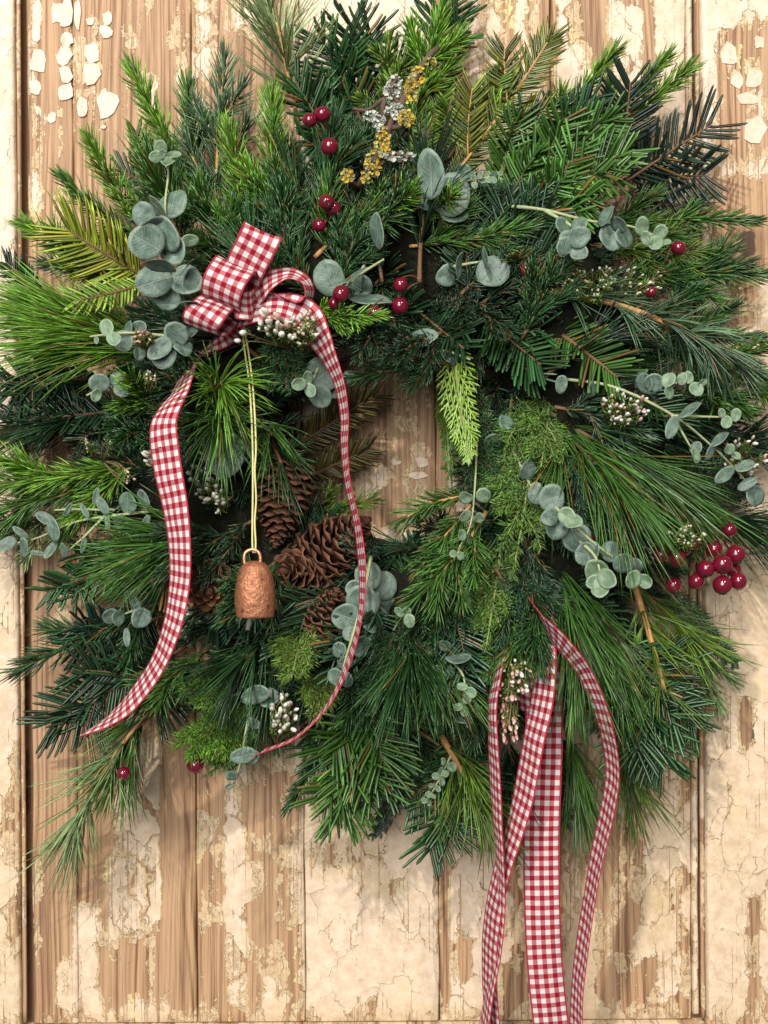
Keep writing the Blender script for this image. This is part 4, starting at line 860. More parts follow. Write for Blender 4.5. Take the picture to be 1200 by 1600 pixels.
euc('narrow-leaved grey eucalyptus branch poking out at the far left', [[(260, 797, .07), (200, 803, .085), (120, 815, .08), (60, 840, .07), (20, 850, .06)], [(165, 805, .085), (130, 840, .085), (105, 862, .08)], [(180, 797, .08), (120, 796, .08), (85, 797, .08)]],
    [(224, 780, .09, 36, 110, ex(typ='o')), (227, 818, .092, 32, 250, ex(typ='n')), (200, 785, .085, 40, 90), (160, 790, .09, 34, 120, ex(typ='o')), (168, 815, .09, 28, 280, ex(typ='n')), (132, 798, .09, 28, 120, ex(typ='n')), (106, 797, .09, 28, 240, ex(typ='n')), (70, 810, .085, 36, 150, ex(typ='o')), (84, 828, .095, 40, 100, ex(typ='o', roll=25)), (38, 855, .08, 34, 270, ex(typ='o')), (32, 832, .075, 32, 140, ex(typ='n')), (78, 860, .09, 34, 240, ex(typ='o')), (100, 860, .09, 28, 280, ex(typ='n')), (130, 852, .09, 26, 260, ex(typ='n')), (10, 850, .065, 36, 210, ex(typ='o')), (58, 864, .08, 24, 170, ex(typ='n')), (150, 775, .085, 30, 80, ex(typ='n')), (185, 815, .09, 30, 240, ex(typ='n'))], r=.0012)
euc('two dark eucalyptus leaves on a pale twig at the lower left', [[(255, 940, .075), (215, 952, .095), (188, 962, .095)]],
    [(173, 963, .10, 32, 190), (220, 965, .10, 38, 250, ex(roll=20)), (198, 996, .10, 32, 275, ex(typ='n')), (213, 945, .10, 34, 110, ex(typ='n')), (184, 965, .102, 30, 270, ex(roll=50))])
euc('trailing eucalyptus stem with few leaves at the bottom left of the wreath', [[(395, 1085, .085), (385, 1140, .095), (375, 1195, .085), (365, 1225, .08)]],
    [(380, 1180, .10, 44, 190, ex(typ='o', pitch=5)), (362, 1212, .09, 22, 250), (400, 1085, .095, 54, 200, ex(typ='o')), (396, 1130, .095, 30, 150, ex(typ='o')), (358, 1228, .085, 14, 200, ex(typ='y')), (420, 1090, .09, 40, 10), (394, 1182, .095, 26, 340)])
euc('grey eucalyptus leaves behind the fir tip at the bottom of the wreath', [[(600, 1150, .05), (605, 1200, .05), (600, 1225, .05)]],
    [(585, 1225, .05, 70, 240), (620, 1150, .065, 50, 300, ex(roll=50, typ='o')), (610, 1180, .06, 44, 310, ex(roll=30, typ='o'))])
euc('pale feathery eucalyptus tip hanging at the bottom left of the ribbon tails', [[(705, 1180, .085), (685, 1220, .095), (668, 1250, .095)]], pairs([(705, 1185, .088), (685, 1220, .098), (668, 1250, .098)], 6, 17, 11, 'y'), r=.0008)
euc('pale budding eucalyptus tip beside the upright grey leaf', [[(715, 285, .11), (745, 280, .125), (775, 275, .125)]], pairs([(735, 283, .125), (755, 279, .128), (778, 275, .128)], 5, 14, 11, 'y'), r=.0008)
euc('dim blue eucalyptus leaves beside the juniper column', [[(800, 700, .09), (822, 745, .10), (835, 770, .10)]], [(825, 735, .105, 36, 80), (838, 765, .11, 26, 300, ex(typ='y')), (790, 660, .09, 30, 100), (770, 690, .09, 34, 200)])

# ------------------------------------------------------------------ berries
def lathe(prof, n, name, mat, col=None):
    prof = np.array(prof, float); a = np.linspace(0, 2 * np.pi, n, endpoint=False); m = len(prof)
    V = np.stack([prof[:, 0:1] * np.cos(a), prof[:, 0:1] * np.sin(a), np.repeat(prof[:, 1:2], n, 1)], -1).reshape(-1, 3)
    i, j = np.meshgrid(np.arange(m - 1), np.arange(n), indexing='ij'); k = (j + 1) % n
    return build_mesh(name, V, [np.stack([i * n + j, i * n + k, (i + 1) * n + k, (i + 1) * n + j], -1).reshape(-1, 4)], [mat], True, col)
th = np.linspace(0.02, np.pi * .93, 14)
bm = lathe([(math.sin(t), -math.cos(t)) for t in th] + [(.15, .82)], 20, 'berry', M_berry)
acc = Acc(); tube(acc, [(0, 0, .74), (0, 0, .96)], .26, .30, 8)
for k in range(5):
    a0 = 2 * math.pi * k / 5; tube(acc, [(.18 * math.cos(a0), .18 * math.sin(a0), .86), (.32 * math.cos(a0), .32 * math.sin(a0), 1.0), (.46 * math.cos(a0), .46 * math.sin(a0), 1.02)], .10, .02, 4)
cm = acc.mesh('calyx', M_calyx)
def berries(label, root, items, name='berry_sprig', group='dark red berries in the wreath'):
    org = px(*root); e = empty(name, org, label=label, cat='berries' if len(items) > 1 else 'berry', group=group); acc = Acc()
    for it in items:
        bx, by, bh, r = it[:4]; ca = it[4] if len(it) > 4 else rng.uniform(200, 340); tilt = it[5] if len(it) > 5 else rng.uniform(-30, 50)
        c = px(bx, by, bh); a_, t_ = math.radians(ca), math.radians(tilt); ax = np.array([math.cos(a_) * math.cos(t_), -math.sin(t_), math.sin(a_) * math.cos(t_)])
        rs = r * rng.uniform(.9, 1.08) * S * (D - bh) / D; o = link('berry', bm, e); qn = Vector(ax).to_track_quat('Z', 'Y')
        o.matrix_local = Matrix.Translation(Vector(c - org)) @ qn.to_matrix().to_4x4() @ Matrix.Diagonal((rs, rs, rs * rng.uniform(.92, 1.05), 1))
        k = link('calyx', cm, o)
        mid = (c + org) / 2 + np.array([0, .004, .006]); tube(acc, catmull([org, mid, c - ax * rs * .9], 10), .0007, .0006, 5, (.12, .05, .03))
    link('stalk', acc.mesh('stalk', M_stem, org), e)
berries('pair of glossy dark red berries near the top left of the lichen twig', (520, 215, .085), [(484, 188, .115, 12.5, 250, 40), (504, 179, .112, 13, 270, 20)])
berries('single red berry below the upper pair, on the spruce stem', (530, 260, .09), [(515, 229, .118, 13, 280, 20)])
berries('three dim red berries in a column left of the tan spruce stem', (535, 345, .09), [(510, 316, .115, 13, 300, 70), (521, 326, .108, 12, 280, 30), (499, 352, .108, 10.5, 200, 0)])
berries('bright red berry above a shaded one, right of the bow loop', (560, 430, .11), [(533, 459, .138, 13.5, 60, -40), (522, 474, .13, 10, 260, 0)])
berries('red berry beside the tip of the light green heath shoot', (610, 470, .105), [(585, 490, .125, 13.5, 300, 0)])
berries('two dark red berries in shade behind a spruce tip right of the bow', (660, 440, .09), [(626, 445, .11, 12.5, 300, 10), (625, 478, .11, 12.5, 300, 10)])
berries('red berry in deep shade above the wreath hole', (620, 540, .085), [(592, 551, .105, 11.5, 300, 0)])
berries('dark red berry half hidden among dark twigs right of centre', (790, 420, .09), [(822, 421, .11, 11, 300, 0)])
berries('lone red berry near the tip of the upper right eucalyptus stem', (1040, 410, .07), [(1060, 388, .085, 12.5, 250, 30)])
berries('small red berry among the tiny white buds at the right', (1000, 470, .07), [(1018, 456, .09, 9, 250, 30)])
berries('cluster of nine dark red berries hanging over the right edge of the door panel', (1100, 840, .07), [(1140, 828, .105, 11.5, 80, 0), (1116, 858, .105, 13.5, 250, 10), (1150, 866, .118, 14.5, 280, 20), (1129, 882, .128, 15.5, 260, 60), (1146, 890, .11, 13.5, 300, 0), (1103, 889, .126, 13.5, 250, 35), (1088, 908, .122, 13, 320, 5), (1129, 914, .126, 14.5, 265, 25), (1154, 908, .122, 14, 280, -10)], name='berry_cluster')
berries('group of dark red berries under white buds, left of the hanging cluster', (1050, 840, .07), [(1033, 867, .115, 13, 280, 0), (1048, 853, .11, 11, 100, 0), (1068, 857, .11, 12, 100, 0), (1058, 873, .122, 14.5, 270, 10), (1084, 850, .11, 11, 270, 0)], name='berry_cluster')
berries('single shaded red berry below the right-hand berry groups', (1030, 900, .065), [(1052, 915, .108, 12.5, 280, 0)])
berries('red berry hanging at the lower left edge of the wreath above a board joint', (310, 1165, .06), [(305, 1195, .07, 13, 285, 5)])
berries('shaded red berry beside the drooping pale pine at the lower left', (215, 1190, .055), [(193, 1208, .098, 11.5, 285, 0)])
berries('tiny glimpse of red berry between pine needles and rosettes at the right', (905, 830, .09), [(921, 844, .11, 8, 285, 0)])
berries('red berry in shade beneath the large pine at the right', (1020, 745, .07), [(1033, 731, .085, 10, 285, 0)])

# ------------------------------------------------------------------ pine cones
def scale_mesh(wd, curl, c0, c1):
    """woody scale: base at origin, length 1 along +y, outer side +z."""
    nu, nv = 7, 6; V = []; C = []
    for top in (1, 0):
        for v in np.linspace(0, 1, nv):
            ww = wd * (.30 + .70 * math.sin(min(v * 1.15, 1) * math.pi / 2)) * (1 if v < .8 else math.sqrt(max(0, 1 - ((v - .8) / .22)**2)) * .98 + .02)
            for u in np.linspace(-1, 1, nu):
                z = curl * v**2.2 - .18 * wd * u * u + (.075 if top else 0) * (1 - .35 * abs(u)) * (1 - .3 * v)
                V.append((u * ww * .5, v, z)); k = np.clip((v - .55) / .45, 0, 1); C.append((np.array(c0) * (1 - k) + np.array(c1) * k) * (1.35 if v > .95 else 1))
    n = nu * nv; q = []
    for s in (0, 1):
        for i in range(nv - 1):
            for j in range(nu - 1):
                f = (i * nu + j, i * nu + j + 1, (i + 1) * nu + j + 1, (i + 1) * nu + j); q.append(tuple(x + s * n for x in (f if s == 0 else f[::-1])))
    ring = [j for j in range(nu)] + [i * nu + nu - 1 for i in range(1, nv)] + [(nv - 1) * nu + j for j in range(nu - 2, -1, -1)] + [i * nu for i in range(nv - 2, 0, -1)]
    for a_, b_ in zip(ring, ring[1:] + ring[:1]): q.append((b_, a_, a_ + n, b_ + n))
    return build_mesh('scale', V, [q], [M_cone], True, np.array(C))
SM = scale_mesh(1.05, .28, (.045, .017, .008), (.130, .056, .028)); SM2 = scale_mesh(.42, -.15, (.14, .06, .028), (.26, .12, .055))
def cone(label, base, tip, rad, n, mesh=None, open_=.55, sc=1.0, tone=1.0):
    p0, p1 = px(*base), px(*tip); ax = p1 - p0; ln = np.linalg.norm(ax); ax = ax / ln
    e = empty('pine_cone', p0, label=label, cat='pine cone', group='pine cones nestled beside the copper bell')
    u = norm(np.cross(ax, [0.3, -.9, .2])); v = np.cross(ax, u); acc = Acc()
    tube(acc, np.linspace(p0 - ax * .004, p1 - ax * ln * .05, 8), rad * S * .42, rad * S * .10, 8, (.07, .03, .018)); link('core', acc.mesh('core', M_stem, p0), e)
    for i in range(n):
        t = (i + .5) / n; al = i * 2.39996; r = rad * S * max(.0, math.sin(math.pi * (.30 + .68 * t))) ** .8
        r = max(r, rad * S * .10); o_ = u * math.cos(al) + v * math.sin(al)
        op = open_ * (1 - .75 * t) + rng.uniform(-.05, .05)
        d = ax * math.cos(op * 1.5 + .12) + o_ * math.sin(op * 1.5 + .12); L = (r * .72 + rad * S * .16) * sc + .001
        pos = p0 + ax * (ln * t) + o_ * r * .10 - d * 0
        pos = p0 + ax * (ln * t * .93) + o_ * (r * .98) - d * L
        nrm = o_ * math.cos(op * 1.5 + .12) - ax * math.sin(op * 1.5 + .12); nrm = -nrm if False else nrm; sd = np.cross(d, nrm)
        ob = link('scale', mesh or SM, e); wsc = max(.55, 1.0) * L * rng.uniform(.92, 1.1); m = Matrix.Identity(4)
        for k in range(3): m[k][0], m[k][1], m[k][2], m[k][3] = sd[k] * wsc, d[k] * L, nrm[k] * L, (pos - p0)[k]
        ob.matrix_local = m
cone('dark upright pine cone behind the yellow cord', (452, 725, .078), (428, 864, .094), 37, 84, open_=.42)
cone('large tan pine cone pointing to the upper right beside the hole', (476, 888, .066), (584, 806, .098), 41, 84, open_=.42)
cone('rosette-like pine cone seen end-on right of the copper bell', (482, 905, .058), (437, 891, .114), 40, 70, open_=.42)
cone('small dark pine cone in shade below the tan cone', (502, 985, .09), (530, 915, .105), 30, 50)
cone('wide open dry pine cone left of the copper bell', (330, 912, .092), (326, 928, .130), 42, 46, mesh=SM2, open_=1.05, sc=1.35)

# ------------------------------------------------------------------ white and pink buds (waxflower, heath)
def bud_mesh(c0, c1):
    t = np.linspace(.12, np.pi - .12, 6); prof = [(math.sin(x) * (.30 + .05 * math.cos(x)), (1 - math.cos(x)) * .55) for x in t]
    return lathe(prof, 7, 'bud', M_bud, np.repeat(np.linspace(0, 1, 6), 7)[:, None] * (np.array(c1) - np.array(c0)) + np.array(c0))
BW = bud_mesh((.62, .54, .44), (.86, .84, .78)); BP = bud_mesh((.45, .22, .17), (.72, .48, .42)); BG = bud_mesh((.40, .42, .24), (.72, .70, .50)); BGr = bud_mesh((.40, .36, .28), (.66, .62, .54)); BR = bud_mesh((.28, .10, .08), (.50, .22, .20))
def buds(label, root, pts, size, kinds, green='moss', sprd=None):
    org = px(*root); e = empty('bud_sprig', org, label=label, cat='bud sprig', group='white and pink bud sprigs in the wreath'); acc = Acc(); nd = Acc()
    for p in pts:
        c = px(*p[:3]); s = size * (p[3] if len(p) > 3 else rng.uniform(.75, 1.2)) * S * .9
        d = norm(c - org + np.array([0, -.012, 0]) + rng.normal(0, .012, 3)); o = link('bud', random.choice(kinds), e)
        o.matrix_local = Matrix.Translation(Vector(c - org)) @ Vector(d).to_track_quat('Z', 'Y').to_matrix().to_4x4() @ Matrix.Diagonal((s, s, s * rng.uniform(.9, 1.3), 1))
        mid = (c * .6 + org * .4) + rng.normal(0, .002, 3); tube(acc, catmull([org, mid, c], 7), .0006, .0004, 4, (.16, .13, .06))
        if rng.random() < .8:
            T, N, Sd = frame(np.array([org * .35 + c * .65, c]), 0); P = np.linspace(org * .4 + c * .6, c, 6)
            leafy_axis(nd, 'juniper', P, np.repeat(N[:1], 6, 0), np.repeat(Sd[:1], 6, 0), np.repeat(T[:1], 6, 0), np.array(TONE[green]), .006, 500)
    link('stalk', acc.mesh('stalk', M_stem, org), e)
    if nd.n: link('needles', nd.mesh('needles', M_needle, org), e, kind='stuff')
def scat(cx, cy, h, rx, ry, n, hj=.008): 
    out = []
    while len(out) < n:
        x, y = rng.uniform(-1, 1, 2)
        if x * x + y * y < 1: out.append((cx + x * rx, cy + y * ry, h + rng.uniform(-hj, hj) + .008 * (1 - x * x - y * y)))
    return out
buds('cluster of plump white buds with pink tips just under the bow', (455, 545, .11), [(p[0], p[1], p[2]) for p in scat(430, 508, .148, 28, 16, 22)] + [(420, 490, .15, 1.3), (437, 500, .155, 1.4), (452, 511, .155, 1.4), (440, 522, .155, 1.5), (384, 520, .145, 1.3), (376, 533, .145, 1.1)] + scat(470, 515, .145, 24, 20, 16, .004), 12, [BW, BW, BW, BP])
buds('small pinkish and yellow buds at the right end of the white cluster by the bow', (485, 550, .105), scat(480, 515, .146, 20, 28, 26), 7, [BP, BG, BG])
buds('round head of white and pink buds on the right beside the eucalyptus spray', (960, 665, .08), scat(975, 638, .115, 36, 26, 46), 9, [BW, BW, BW, BP])
buds('cream buds between the gingham tail and the bell cord', (370, 780, .07), scat(322, 745, .10, 22, 42, 34) + scat(340, 780, .10, 16, 22, 16) + scat(235, 725, .10, 8, 16, 6), 11, [BGr, BW, BGr])
buds('small grey white buds beside the open cone', (335, 985, .065), scat(308, 962, .09, 24, 13, 20), 10, [BGr, BW])
buds('oval clump of plump white buds at the lower left near the thin ribbon end', (430, 1160, .06), scat(443, 1118, .09, 19, 34, 34), 12, [BW, BW, BGr])
buds('haze of tiny cream buds beside the brown pine stem at the upper right', (940, 490, .06), scat(930, 445, .10, 60, 26, 62, .01) + scat(985, 440, .09, 50, 24, 24), 6.5, [BG, BW, BG], 'moss')
buds('tiny cream and pink buds above the right-hand red berries', (1060, 870, .07), scat(1070, 838, .125, 30, 16, 30) + scat(1018, 860, .10, 14, 20, 8), 7, [BG, BP, BW])
buds('white and pink buds beside the gingham tails at the bottom', (800, 1020, .09), scat(805, 1060, .125, 22, 40, 26, .005) + [(800, 1087, .132, 1.6), (822, 1078, .132, 1.5), (812, 1050, .13, 1.4)] + scat(796, 1140, .12, 12, 28, 14, .005), 9, [BW, BP, BR, BP])
buds('dusky pink buds between the gingham tails', (790, 1060, .085), scat(790, 1095, .112, 20, 40, 26, .006), 9, [BR, BP])
buds('scattered white buds at the far right edge of the wreath', (1150, 730, .06), scat(1165, 715, .085, 38, 30, 30, .01), 9, [BW, BW, BP])
buds('pink beaded buds on the pale eucalyptus sprig left of the bow', (245, 545, .115), scat(222, 530, .15, 16, 14, 22, .003), 6.5, [BP, BR, BP])
buds('few pink buds on the bright spruce tip at the left', (235, 615, .10), scat(238, 588, .128, 9, 8, 9, .003), 6.5, [BP, BP, BW])
buds('few buds on dark twigs left of the gingham tail', (160, 720, .07), scat(135, 695, .095, 6, 12, 5) + scat(170, 690, .095, 8, 10, 4) + scat(200, 742, .10, 10, 14, 6), 7, [BGr, BP])

# ------------------------------------------------------------------ lichen twig
org = px(560, 295, .09); e = empty('lichen_twig', org, label='bare dark twig crusted with yellow and grey lichen near the top of the wreath', cat='twig')
acc = Acc(); lines = [[(560, 295, .09), (580, 260, .11), (600, 215, .118), (625, 165, .118), (645, 130, .11), (668, 90, .10), (685, 75, .095)], [(603, 205, .118), (598, 170, .125), (600, 155, .125), (575, 172, .115), (552, 170, .105)], [(610, 200, .118), (632, 195, .125), (640, 175, .125)], [(590, 245, .115), (615, 240, .122), (640, 245, .125)], [(560, 295, .09), (548, 285, .11), (543, 272, .12)], [(625, 165, .118), (612, 140, .12), (620, 120, .12)]]
for k, l in enumerate(lines): tube(acc, catmull(pl(l), 20), .0032 if k == 0 else .0021, .0022 if k == 0 else .0013, 8, (.09, .06, .045), .15)
link('twig', acc.mesh('twig', M_stem, org), e)
def lichen(spots, cols, name):
    ac = Acc()
    for (lx, ly, lh, rx, ry, n) in spots:
        for _ in range(int(n * .95)):
            a_ = rng.uniform(0, 2 * np.pi); rr_ = 1.15 * math.sqrt(rng.random()); c = px(lx + math.cos(a_) * rx * rr_, ly + math.sin(a_) * ry * rr_, lh + rng.uniform(0, .006))
            nn = norm(np.array([rng.normal(0, .6), -1, rng.normal(0, .6)])); uu = norm(np.cross(nn, rng.normal(0, 1, 3))); vv = np.cross(nn, uu); m = 7; an = np.linspace(0, 2 * np.pi, m, endpoint=False)
            r_ = rng.uniform(.0007, .0017) * (1 + rng.uniform(-.35, .35, m)); ring = c + uu * (np.cos(an) * r_)[:, None] + vv * (np.sin(an) * r_)[:, None] + nn * rng.uniform(.0002, .0012, (m, 1))
            V = np.vstack([ring, [c - nn * .0004], ring - nn * .0006]); i = np.arange(m); k = (i + 1) % m
            ac.add(V, [np.stack([i, k, np.full(m, m)], 1), np.stack([k + m + 1, i + m + 1, i, k], 1)], np.array(random.choice(cols)) * rng.uniform(.75, 1.25))
    link(name, ac.mesh(name, M_lich, org, False), e, kind='stuff')
lichen([(585, 255, .112, 11, 18, 90), (598, 222, .12, 10, 22, 110), (640, 142, .112, 11, 18, 100), (652, 120, .105, 10, 14, 60), (635, 185, .126, 10, 11, 80), (543, 275, .118, 9, 9, 50), (575, 275, .108, 9, 10, 40), (672, 97, .10, 8, 8, 25)], [(.40, .30, .06), (.46, .34, .05), (.32, .29, .11), (.50, .33, .04), (.26, .25, .14)], 'yellow_lichen')
lichen([(615, 135, .116, 13, 16, 80), (622, 176, .12, 10, 12, 55), (593, 190, .12, 8, 13, 40), (622, 244, .12, 24, 6, 70), (605, 165, .12, 10, 12, 40), (578, 182, .118, 10, 8, 30)], [(.40, .42, .36), (.48, .48, .42), (.30, .32, .27)], 'grey_lichen')

# ------------------------------------------------------------------ gingham ribbons
RW = 0.0235
def strip(cps, n, width=RW, v0=0.0, wscale=1.0):
    """cps: (x, y, h, dirx, diry, twist): width direction is picture vector (dirx, diry) leaning out of the picture by twist degrees."""
    cps = np.array(cps, float); C = catmull(np.array([px(*c[:3]) for c in cps]), n)
    # parameter of control points along the curve
    Wd = []
    for c in cps:
        dn = math.hypot(c[3], c[4]); tw = math.radians(c[5]); fw = norm(np.array([0, -D, 0]) - px(*c[:3])); Wd.append(np.array([c[3] / dn, 0, -c[4] / dn]) * math.cos(tw) + fw * math.sin(tw))
    dd = np.concatenate([[0], np.cumsum(np.linalg.norm(np.diff([px(*c[:3]) for c in cps], axis=0), axis=1))]); t = np.linspace(0, dd[-1], n)
    Wv = norm(np.stack([np.interp(t, dd, np.array(Wd)[:, i]) for i in range(3)], 1))
    for _ in range(3): Wv[1:-1] = norm(Wv[:-2] + 2 * Wv[1:-1] + Wv[2:])
    T = norm(np.gradient(C, axis=0)); Wv = norm(Wv - T * np.sum(Wv * T, 1)[:, None] * .85); Nn = norm(np.cross(Wv, T))
    ln = np.concatenate([[0], np.cumsum(np.linalg.norm(np.diff(C, axis=0), axis=1))]) + v0
    kx = np.linspace(0, 1, n) * ln[-1]; ph = rng.uniform(0, 6, 4); crease = .0004 * np.sin(kx * 95 + ph[0]) + .00025 * np.sin(kx * 230 + ph[1]); crease2 = .00022 * np.sin(kx * 70 + ph[2])
    us = np.linspace(0, 1, 9); V = []; UV = []
    for u in us:
        V.append(C + Wv * ((u - .5) * width * wscale) + Nn * (.0008 * (2 * u - 1)**2 + crease * (1 - abs(2 * u - 1)) + crease2 * (2 * u - 1))[:, None]); UV.append(np.stack([np.full(n, u), ln], 1))
    V = np.stack(V, 1); UV = np.stack(UV, 1); return V, UV, Nn
def ribbon_part(name, cps, parent, org, n=70, v0=0.0, width=RW, cut=None):
    V, UV, Nn = strip(cps, n, width, v0); m = V.shape[1]
    if cut:  # slanted end
        sh = np.linspace(-.5, .5, m)[None, :, None] * (V[-1:, :] - V[-2:-1, :]) * cut; V[-1:] = V[-1:] + sh
    th_ = .00018; top = V + Nn[:, None] * th_; bot = V - Nn[:, None] * th_
    W = np.concatenate([top.reshape(-1, 3), bot.reshape(-1, 3)]) - org; uv = np.concatenate([UV.reshape(-1, 2)] * 2); N0 = n * m
    i, j = np.meshgrid(np.arange(n - 1), np.arange(m - 1), indexing='ij'); a_ = (i * m + j).ravel(); q = np.stack([a_, a_ + 1, a_ + m + 1, a_ + m], 1)
    b_ = q[:, ::-1] + N0; k = np.arange(n - 1) * m; e1 = np.stack([k, k + m, k + m + N0, k + N0], 1); k2 = k + m - 1; e2 = np.stack([k2 + m, k2, k2 + N0, k2 + m + N0], 1)
    o = link(name, build_mesh(name, W, [q, b_, e1, e2], [M_rib], True, None, uv), parent)
    for s in (0, -1):
        ac = Acc(); tube(ac, V[:, s] - org, .00032, .00032, 5); ac.V[0] = ac.V[0]; link('selvedge', ac.mesh('selvedge', M_selv), o)
    return o
org = px(385, 470, .13)
bow = empty('gingham_bow', org, label='red and white gingham ribbon bow with two long trailing tails, left of centre', cat='bow')
ribbon_part('loop', [(372, 462, .128, 1, .42, 0), (383, 420, .142, 1, .42, 0), (400, 385, .150, 1, .42, 0), (409, 366, .152, 1, .42, 0), (408, 364, .146, 1, .42, 0), (396, 390, .138, 1, .42, 0), (382, 440, .128, 1, .42, 0)], bow, org, 60, .001, width=RW * 1.12)
ribbon_part('loop', [(356, 485, .140, 1, .42, 0), (346, 466, .158, 1, .42, 5), (350, 442, .168, 1, .42, 8), (362, 421, .163, 1, .42, 8), (370, 414, .150, 1, .42, 5), (374, 430, .138, 1, .42, 0), (376, 460, .130, 1, .42, 0)], bow, org, 60, .02, width=RW * 1.18)
ribbon_part('loop', [(372, 470, .132, 1, .45, 0), (342, 470, .150, 1, .40, 0), (326, 484, .166, 1, .38, 4), (313, 503, .166, 1, .36, 6), (316, 516, .154, 1, .36, 8), (330, 512, .144, 1, .4, 6), (348, 492, .138, 1, .4, 0)], bow, org, 60, .05, width=RW * 1.05)
ribbon_part('loop', [(378, 470, .132, .3, 1, 15), (402, 452, .136, .35, 1, 30), (425, 438, .140, .3, 1, 60), (450, 429, .142, 0, 1, 72), (473, 437, .142, -.6, .8, 76), (482, 455, .142, -1, .1, 77), (475, 472, .140, -.7, -.7, 76), (455, 475, .136, 0, -1, 70), (420, 472, .130, .2, -1, 55)], bow, org, 90, .08, width=RW * 1.1)
ribbon_part('knot', [(360, 452, .133, .25, 1, 0), (368, 472, .150, .25, 1, 0), (388, 478, .150, .05, 1, 0), (398, 472, .134, 0, 1, 0)], bow, org, 30, .11, width=RW * .8)
ribbon_part('tail', [(372, 490, .130, .05, 1, 35), (400, 484, .142, .05, 1, 40), (435, 480, .146, .08, 1, 38), (468, 490, .146, -.35, 1, 10), (495, 520, .142, -.9, .55, -42), (513, 552, .142, -1, .4, -62), (532, 600, .142, -1, .2, -73), (540, 650, .142, -1, 0, -78), (540, 700, .142, -1, 0, -80), (546, 760, .144, -1, 0, -80), (560, 820, .146, -1, 0, -80), (568, 890, .148, -1, 0, -79), (565, 960, .148, -1, -.1, -82), (548, 1030, .146, -1, -.35, -83), (515, 1100, .140, -1, -.7, -85), (465, 1152, .130, -.58, -.82, -86), (405, 1178, .118, -.4, -.92, -88)], bow, org, 190, .02)
ribbon_part('tail', [(365, 500, .128, 1, .3, 30), (335, 530, .092, 1, .5, 70), (300, 566, .090, 1, .5, 84), (280, 608, .128, 1, .35, 78), (262, 640, .148, 1, -.05, 50), (254, 665, .152, 1, -.1, 38), (256, 700, .154, 1, -.12, 34), (263, 745, .154, 1, -.15, 36), (273, 795, .154, 1, -.12, 41), (279, 850, .154, 1, -.06, 48), (279, 910, .152, 1, .1, 54), (268, 975, .150, 1, .3, 58), (243, 1040, .146, 1, .6, 62), (205, 1093, .138, .7, .8, 66), (170, 1122, .130, .5, 1, 76), (136, 1141, .122, .3, 1, 87)], bow, org, 190, .0)

def streamer(label, cps, v0=0.0, n=150, width=RW):
    org = px(*cps[0][:3]); e = empty('ribbon_streamer', org, label=label, cat='ribbon', group='gingham ribbon tails hanging below the wreath'); ribbon_part('ribbon', cps, e, org, n, v0, width, cut=6)
streamer('narrow gingham tail curving out to the right, farthest right of the hanging ribbons', [(835, 950, 0.107, .5, 1, -40), (853, 976, 0.127, .3, 1, -56), (880, 1005, 0.140, -.5, 1, -62), (914, 1050, 0.144, -.9, .6, -68), (940, 1110, 0.142, -1, .3, -70), (955, 1170, 0.138, -1, .1, -70), (958, 1220, 0.132, -1, -.05, -70), (948, 1280, 0.124, -1, -.2, -70), (934, 1340, 0.117, -1, -.2, -70), (922, 1410, 0.110, -1, -.2, -72), (910, 1490, 0.102, -1, -.1, -72), (903, 1560, 0.094, -1, 0, -72), (902, 1640, 0.087, -1, 0, -70)])
streamer('broad flat gingham tail hanging straight down, widest of the ribbons at the bottom', [(838, 960, .085, 1, 0, 20), (848, 1060, .098, 1, 0, 10), (850, 1150, .098, 1, 0, 8), (848, 1230, .094, 1, 0, 5), (846, 1310, .088, 1, 0, 3), (847, 1400, .080, 1, -.02, 3), (851, 1500, .072, 1, -.06, 3), (861, 1600, .064, 1, -.10, 5), (870, 1660, .060, 1, -.12, 5)], width=RW * 1.09, v0=.003)
streamer('gingham tail crossing diagonally down to the left over the broad one', [(842, 970, .095, 1, 0, 45), (850, 1030, .118, 1, .1, 55), (846, 1090, .122, 1, .25, 53), (834, 1150, .122, 1, .25, 55), (824, 1205, .118, 1, .2, 57), (814, 1255, .113, 1, .25, 59), (800, 1305, .108, 1, .3, 61), (786, 1350, .103, 1, .25, 63), (772, 1410, .095, 1, .1, 65), (764, 1470, .088, 1, 0, 67), (763, 1530, .080, 1, -.1, 69), (768, 1600, .072, 1, -.1, 69), (772, 1660, .068, 1, -.1, 69)], v0=.006)
streamer('thin edge-on gingham tail, leftmost of the ribbons hanging at the bottom', [(790, 985, .085, 1, 0, 60), (778, 1040, .108, 1, 0, 78), (768, 1100, .118, 1, 0, 76), (769, 1160, .120, 1, 0, 74), (772, 1220, .116, 1, 0, 75), (776, 1290, .110, 1, 0, 77), (780, 1350, .106, 1, 0, 78), (781, 1420, .100, 1, 0, 78), (775, 1490, .094, 1, .1, 78), (764, 1550, .086, 1, .1, 78), (754, 1610, .078, 1, .1, 77), (748, 1660, .074, 1, .1, 77)])
streamer('short length of gingham half hidden behind needles above the hanging tails', [(800, 945, .085, 1, 0, 25), (808, 985, .100, 1, 0, 35), (818, 1030, .108, 1, -.1, 40), (828, 1075, .108, 1, -.1, 45), (832, 1120, .098, 1, -.1, 50)], n=60)

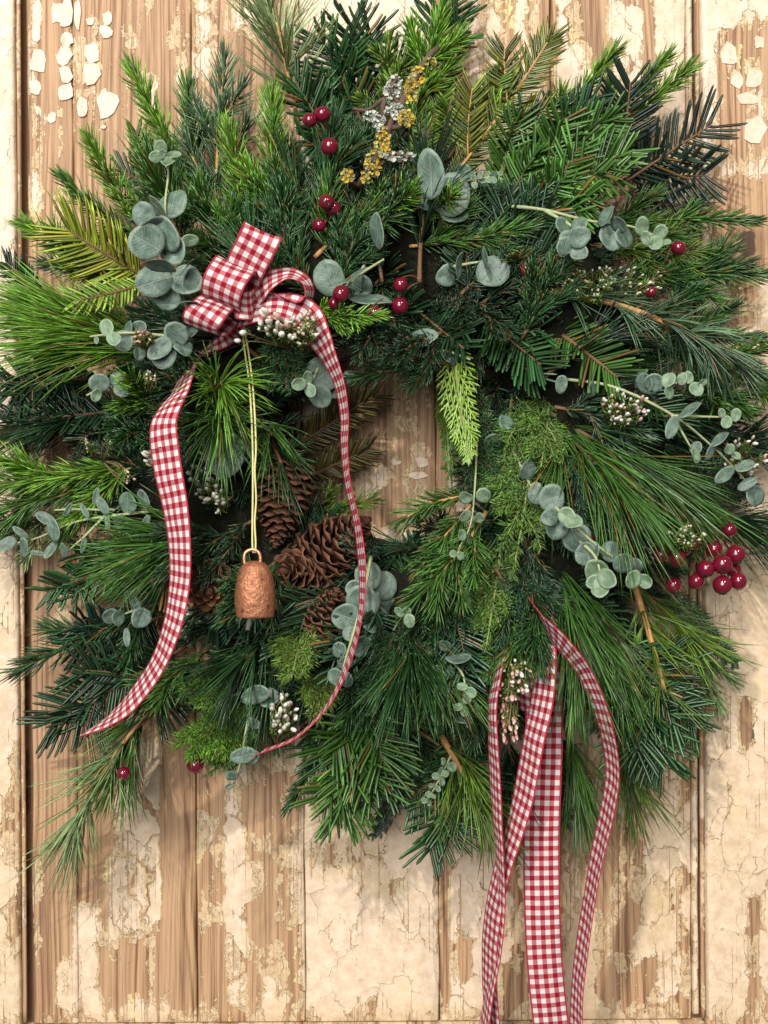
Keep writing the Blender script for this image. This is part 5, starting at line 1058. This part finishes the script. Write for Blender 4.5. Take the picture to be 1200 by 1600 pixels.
# ------------------------------------------------------------------ copper bell on its cord
hb = .150; f = (D - hb) / D * S
org = px(398, 964, hb); bell = empty('copper_bell', org, label='small hammered copper bell hanging on a yellow cord', cat='bell')
prof = [(.0, 88), (8, 87.5), (15, 85), (21, 80), (25, 73), (28, 62), (30.5, 48), (31.8, 34), (31.6, 20), (30.2, 8), (29.5, 0), (27.8, 0), (28.5, 8), (29.6, 30), (26, 62), (19, 78), (.0, 83)]
prof = np.array([(max(r, .15), z) for r, z in prof]); pr = []
for a_, b_ in zip(prof[:-1], prof[1:]): pr += [a_ + (b_ - a_) * t for t in np.linspace(0, 1, 3, endpoint=False)]
pr = np.array(pr + [prof[-1]]); n = 40; a_ = np.linspace(0, 2 * np.pi, n, endpoint=False)
V = np.stack([pr[:, 0:1] * np.cos(a_), pr[:, 0:1] * np.sin(a_) * .8, np.repeat(pr[:, 1:2], n, 1)], -1)
den = 1 + .018 * np.sin(3 * a_ + 1)[None, :, None] * np.array([1, 1, 0]) + .010 * np.sin(V[:, :, 2:3] * .14 + 5 * a_[None, :, None]) * np.array([1, 1, 0])
V = (V * den).reshape(-1, 3) * f; m = len(pr); i, j = np.meshgrid(np.arange(m - 1), np.arange(n), indexing='ij'); k = (j + 1) % n
link('body', build_mesh('body', V, [np.stack([i * n + j, (i + 1) * n + j, (i + 1) * n + k, i * n + k], -1).reshape(-1, 4)], [M_cop]), bell)
acc = Acc(); tube(acc, catmull(pl([(383, 884, hb), (381.5, 872, hb), (384, 863, hb), (394, 858.5, hb), (404, 863, hb), (407, 873, hb), (405.5, 884, hb)]), 26) - org, .00125, .00125, 8); link('loop', acc.mesh('loop', M_loop), bell)
acc = Acc(); tube(acc, pl([(398, 900, hb), (392, 955, hb), (387, 984, hb)]) - org, .0011, .0016, 8); link('clapper', acc.mesh('clapper', M_grey), bell)
for dx in (-2.6, 2.6):
    acc = Acc(); tube(acc, catmull(pl([(397 + dx * .5, 864, hb), (397 + dx, 850, hb), (396.2 + dx * .7, 815, .150), (397.6 + dx, 780, .150), (396.6 + dx * .6, 735, .151), (397.4 + dx, 700, .150), (395 + dx, 640, .146), (391 + dx, 590, .130), (384 + dx, 540, .118), (378, 500, .105)]), 60) - org, .00068, .00068, 6); link('cord', acc.mesh('cord', M_cord), bell)
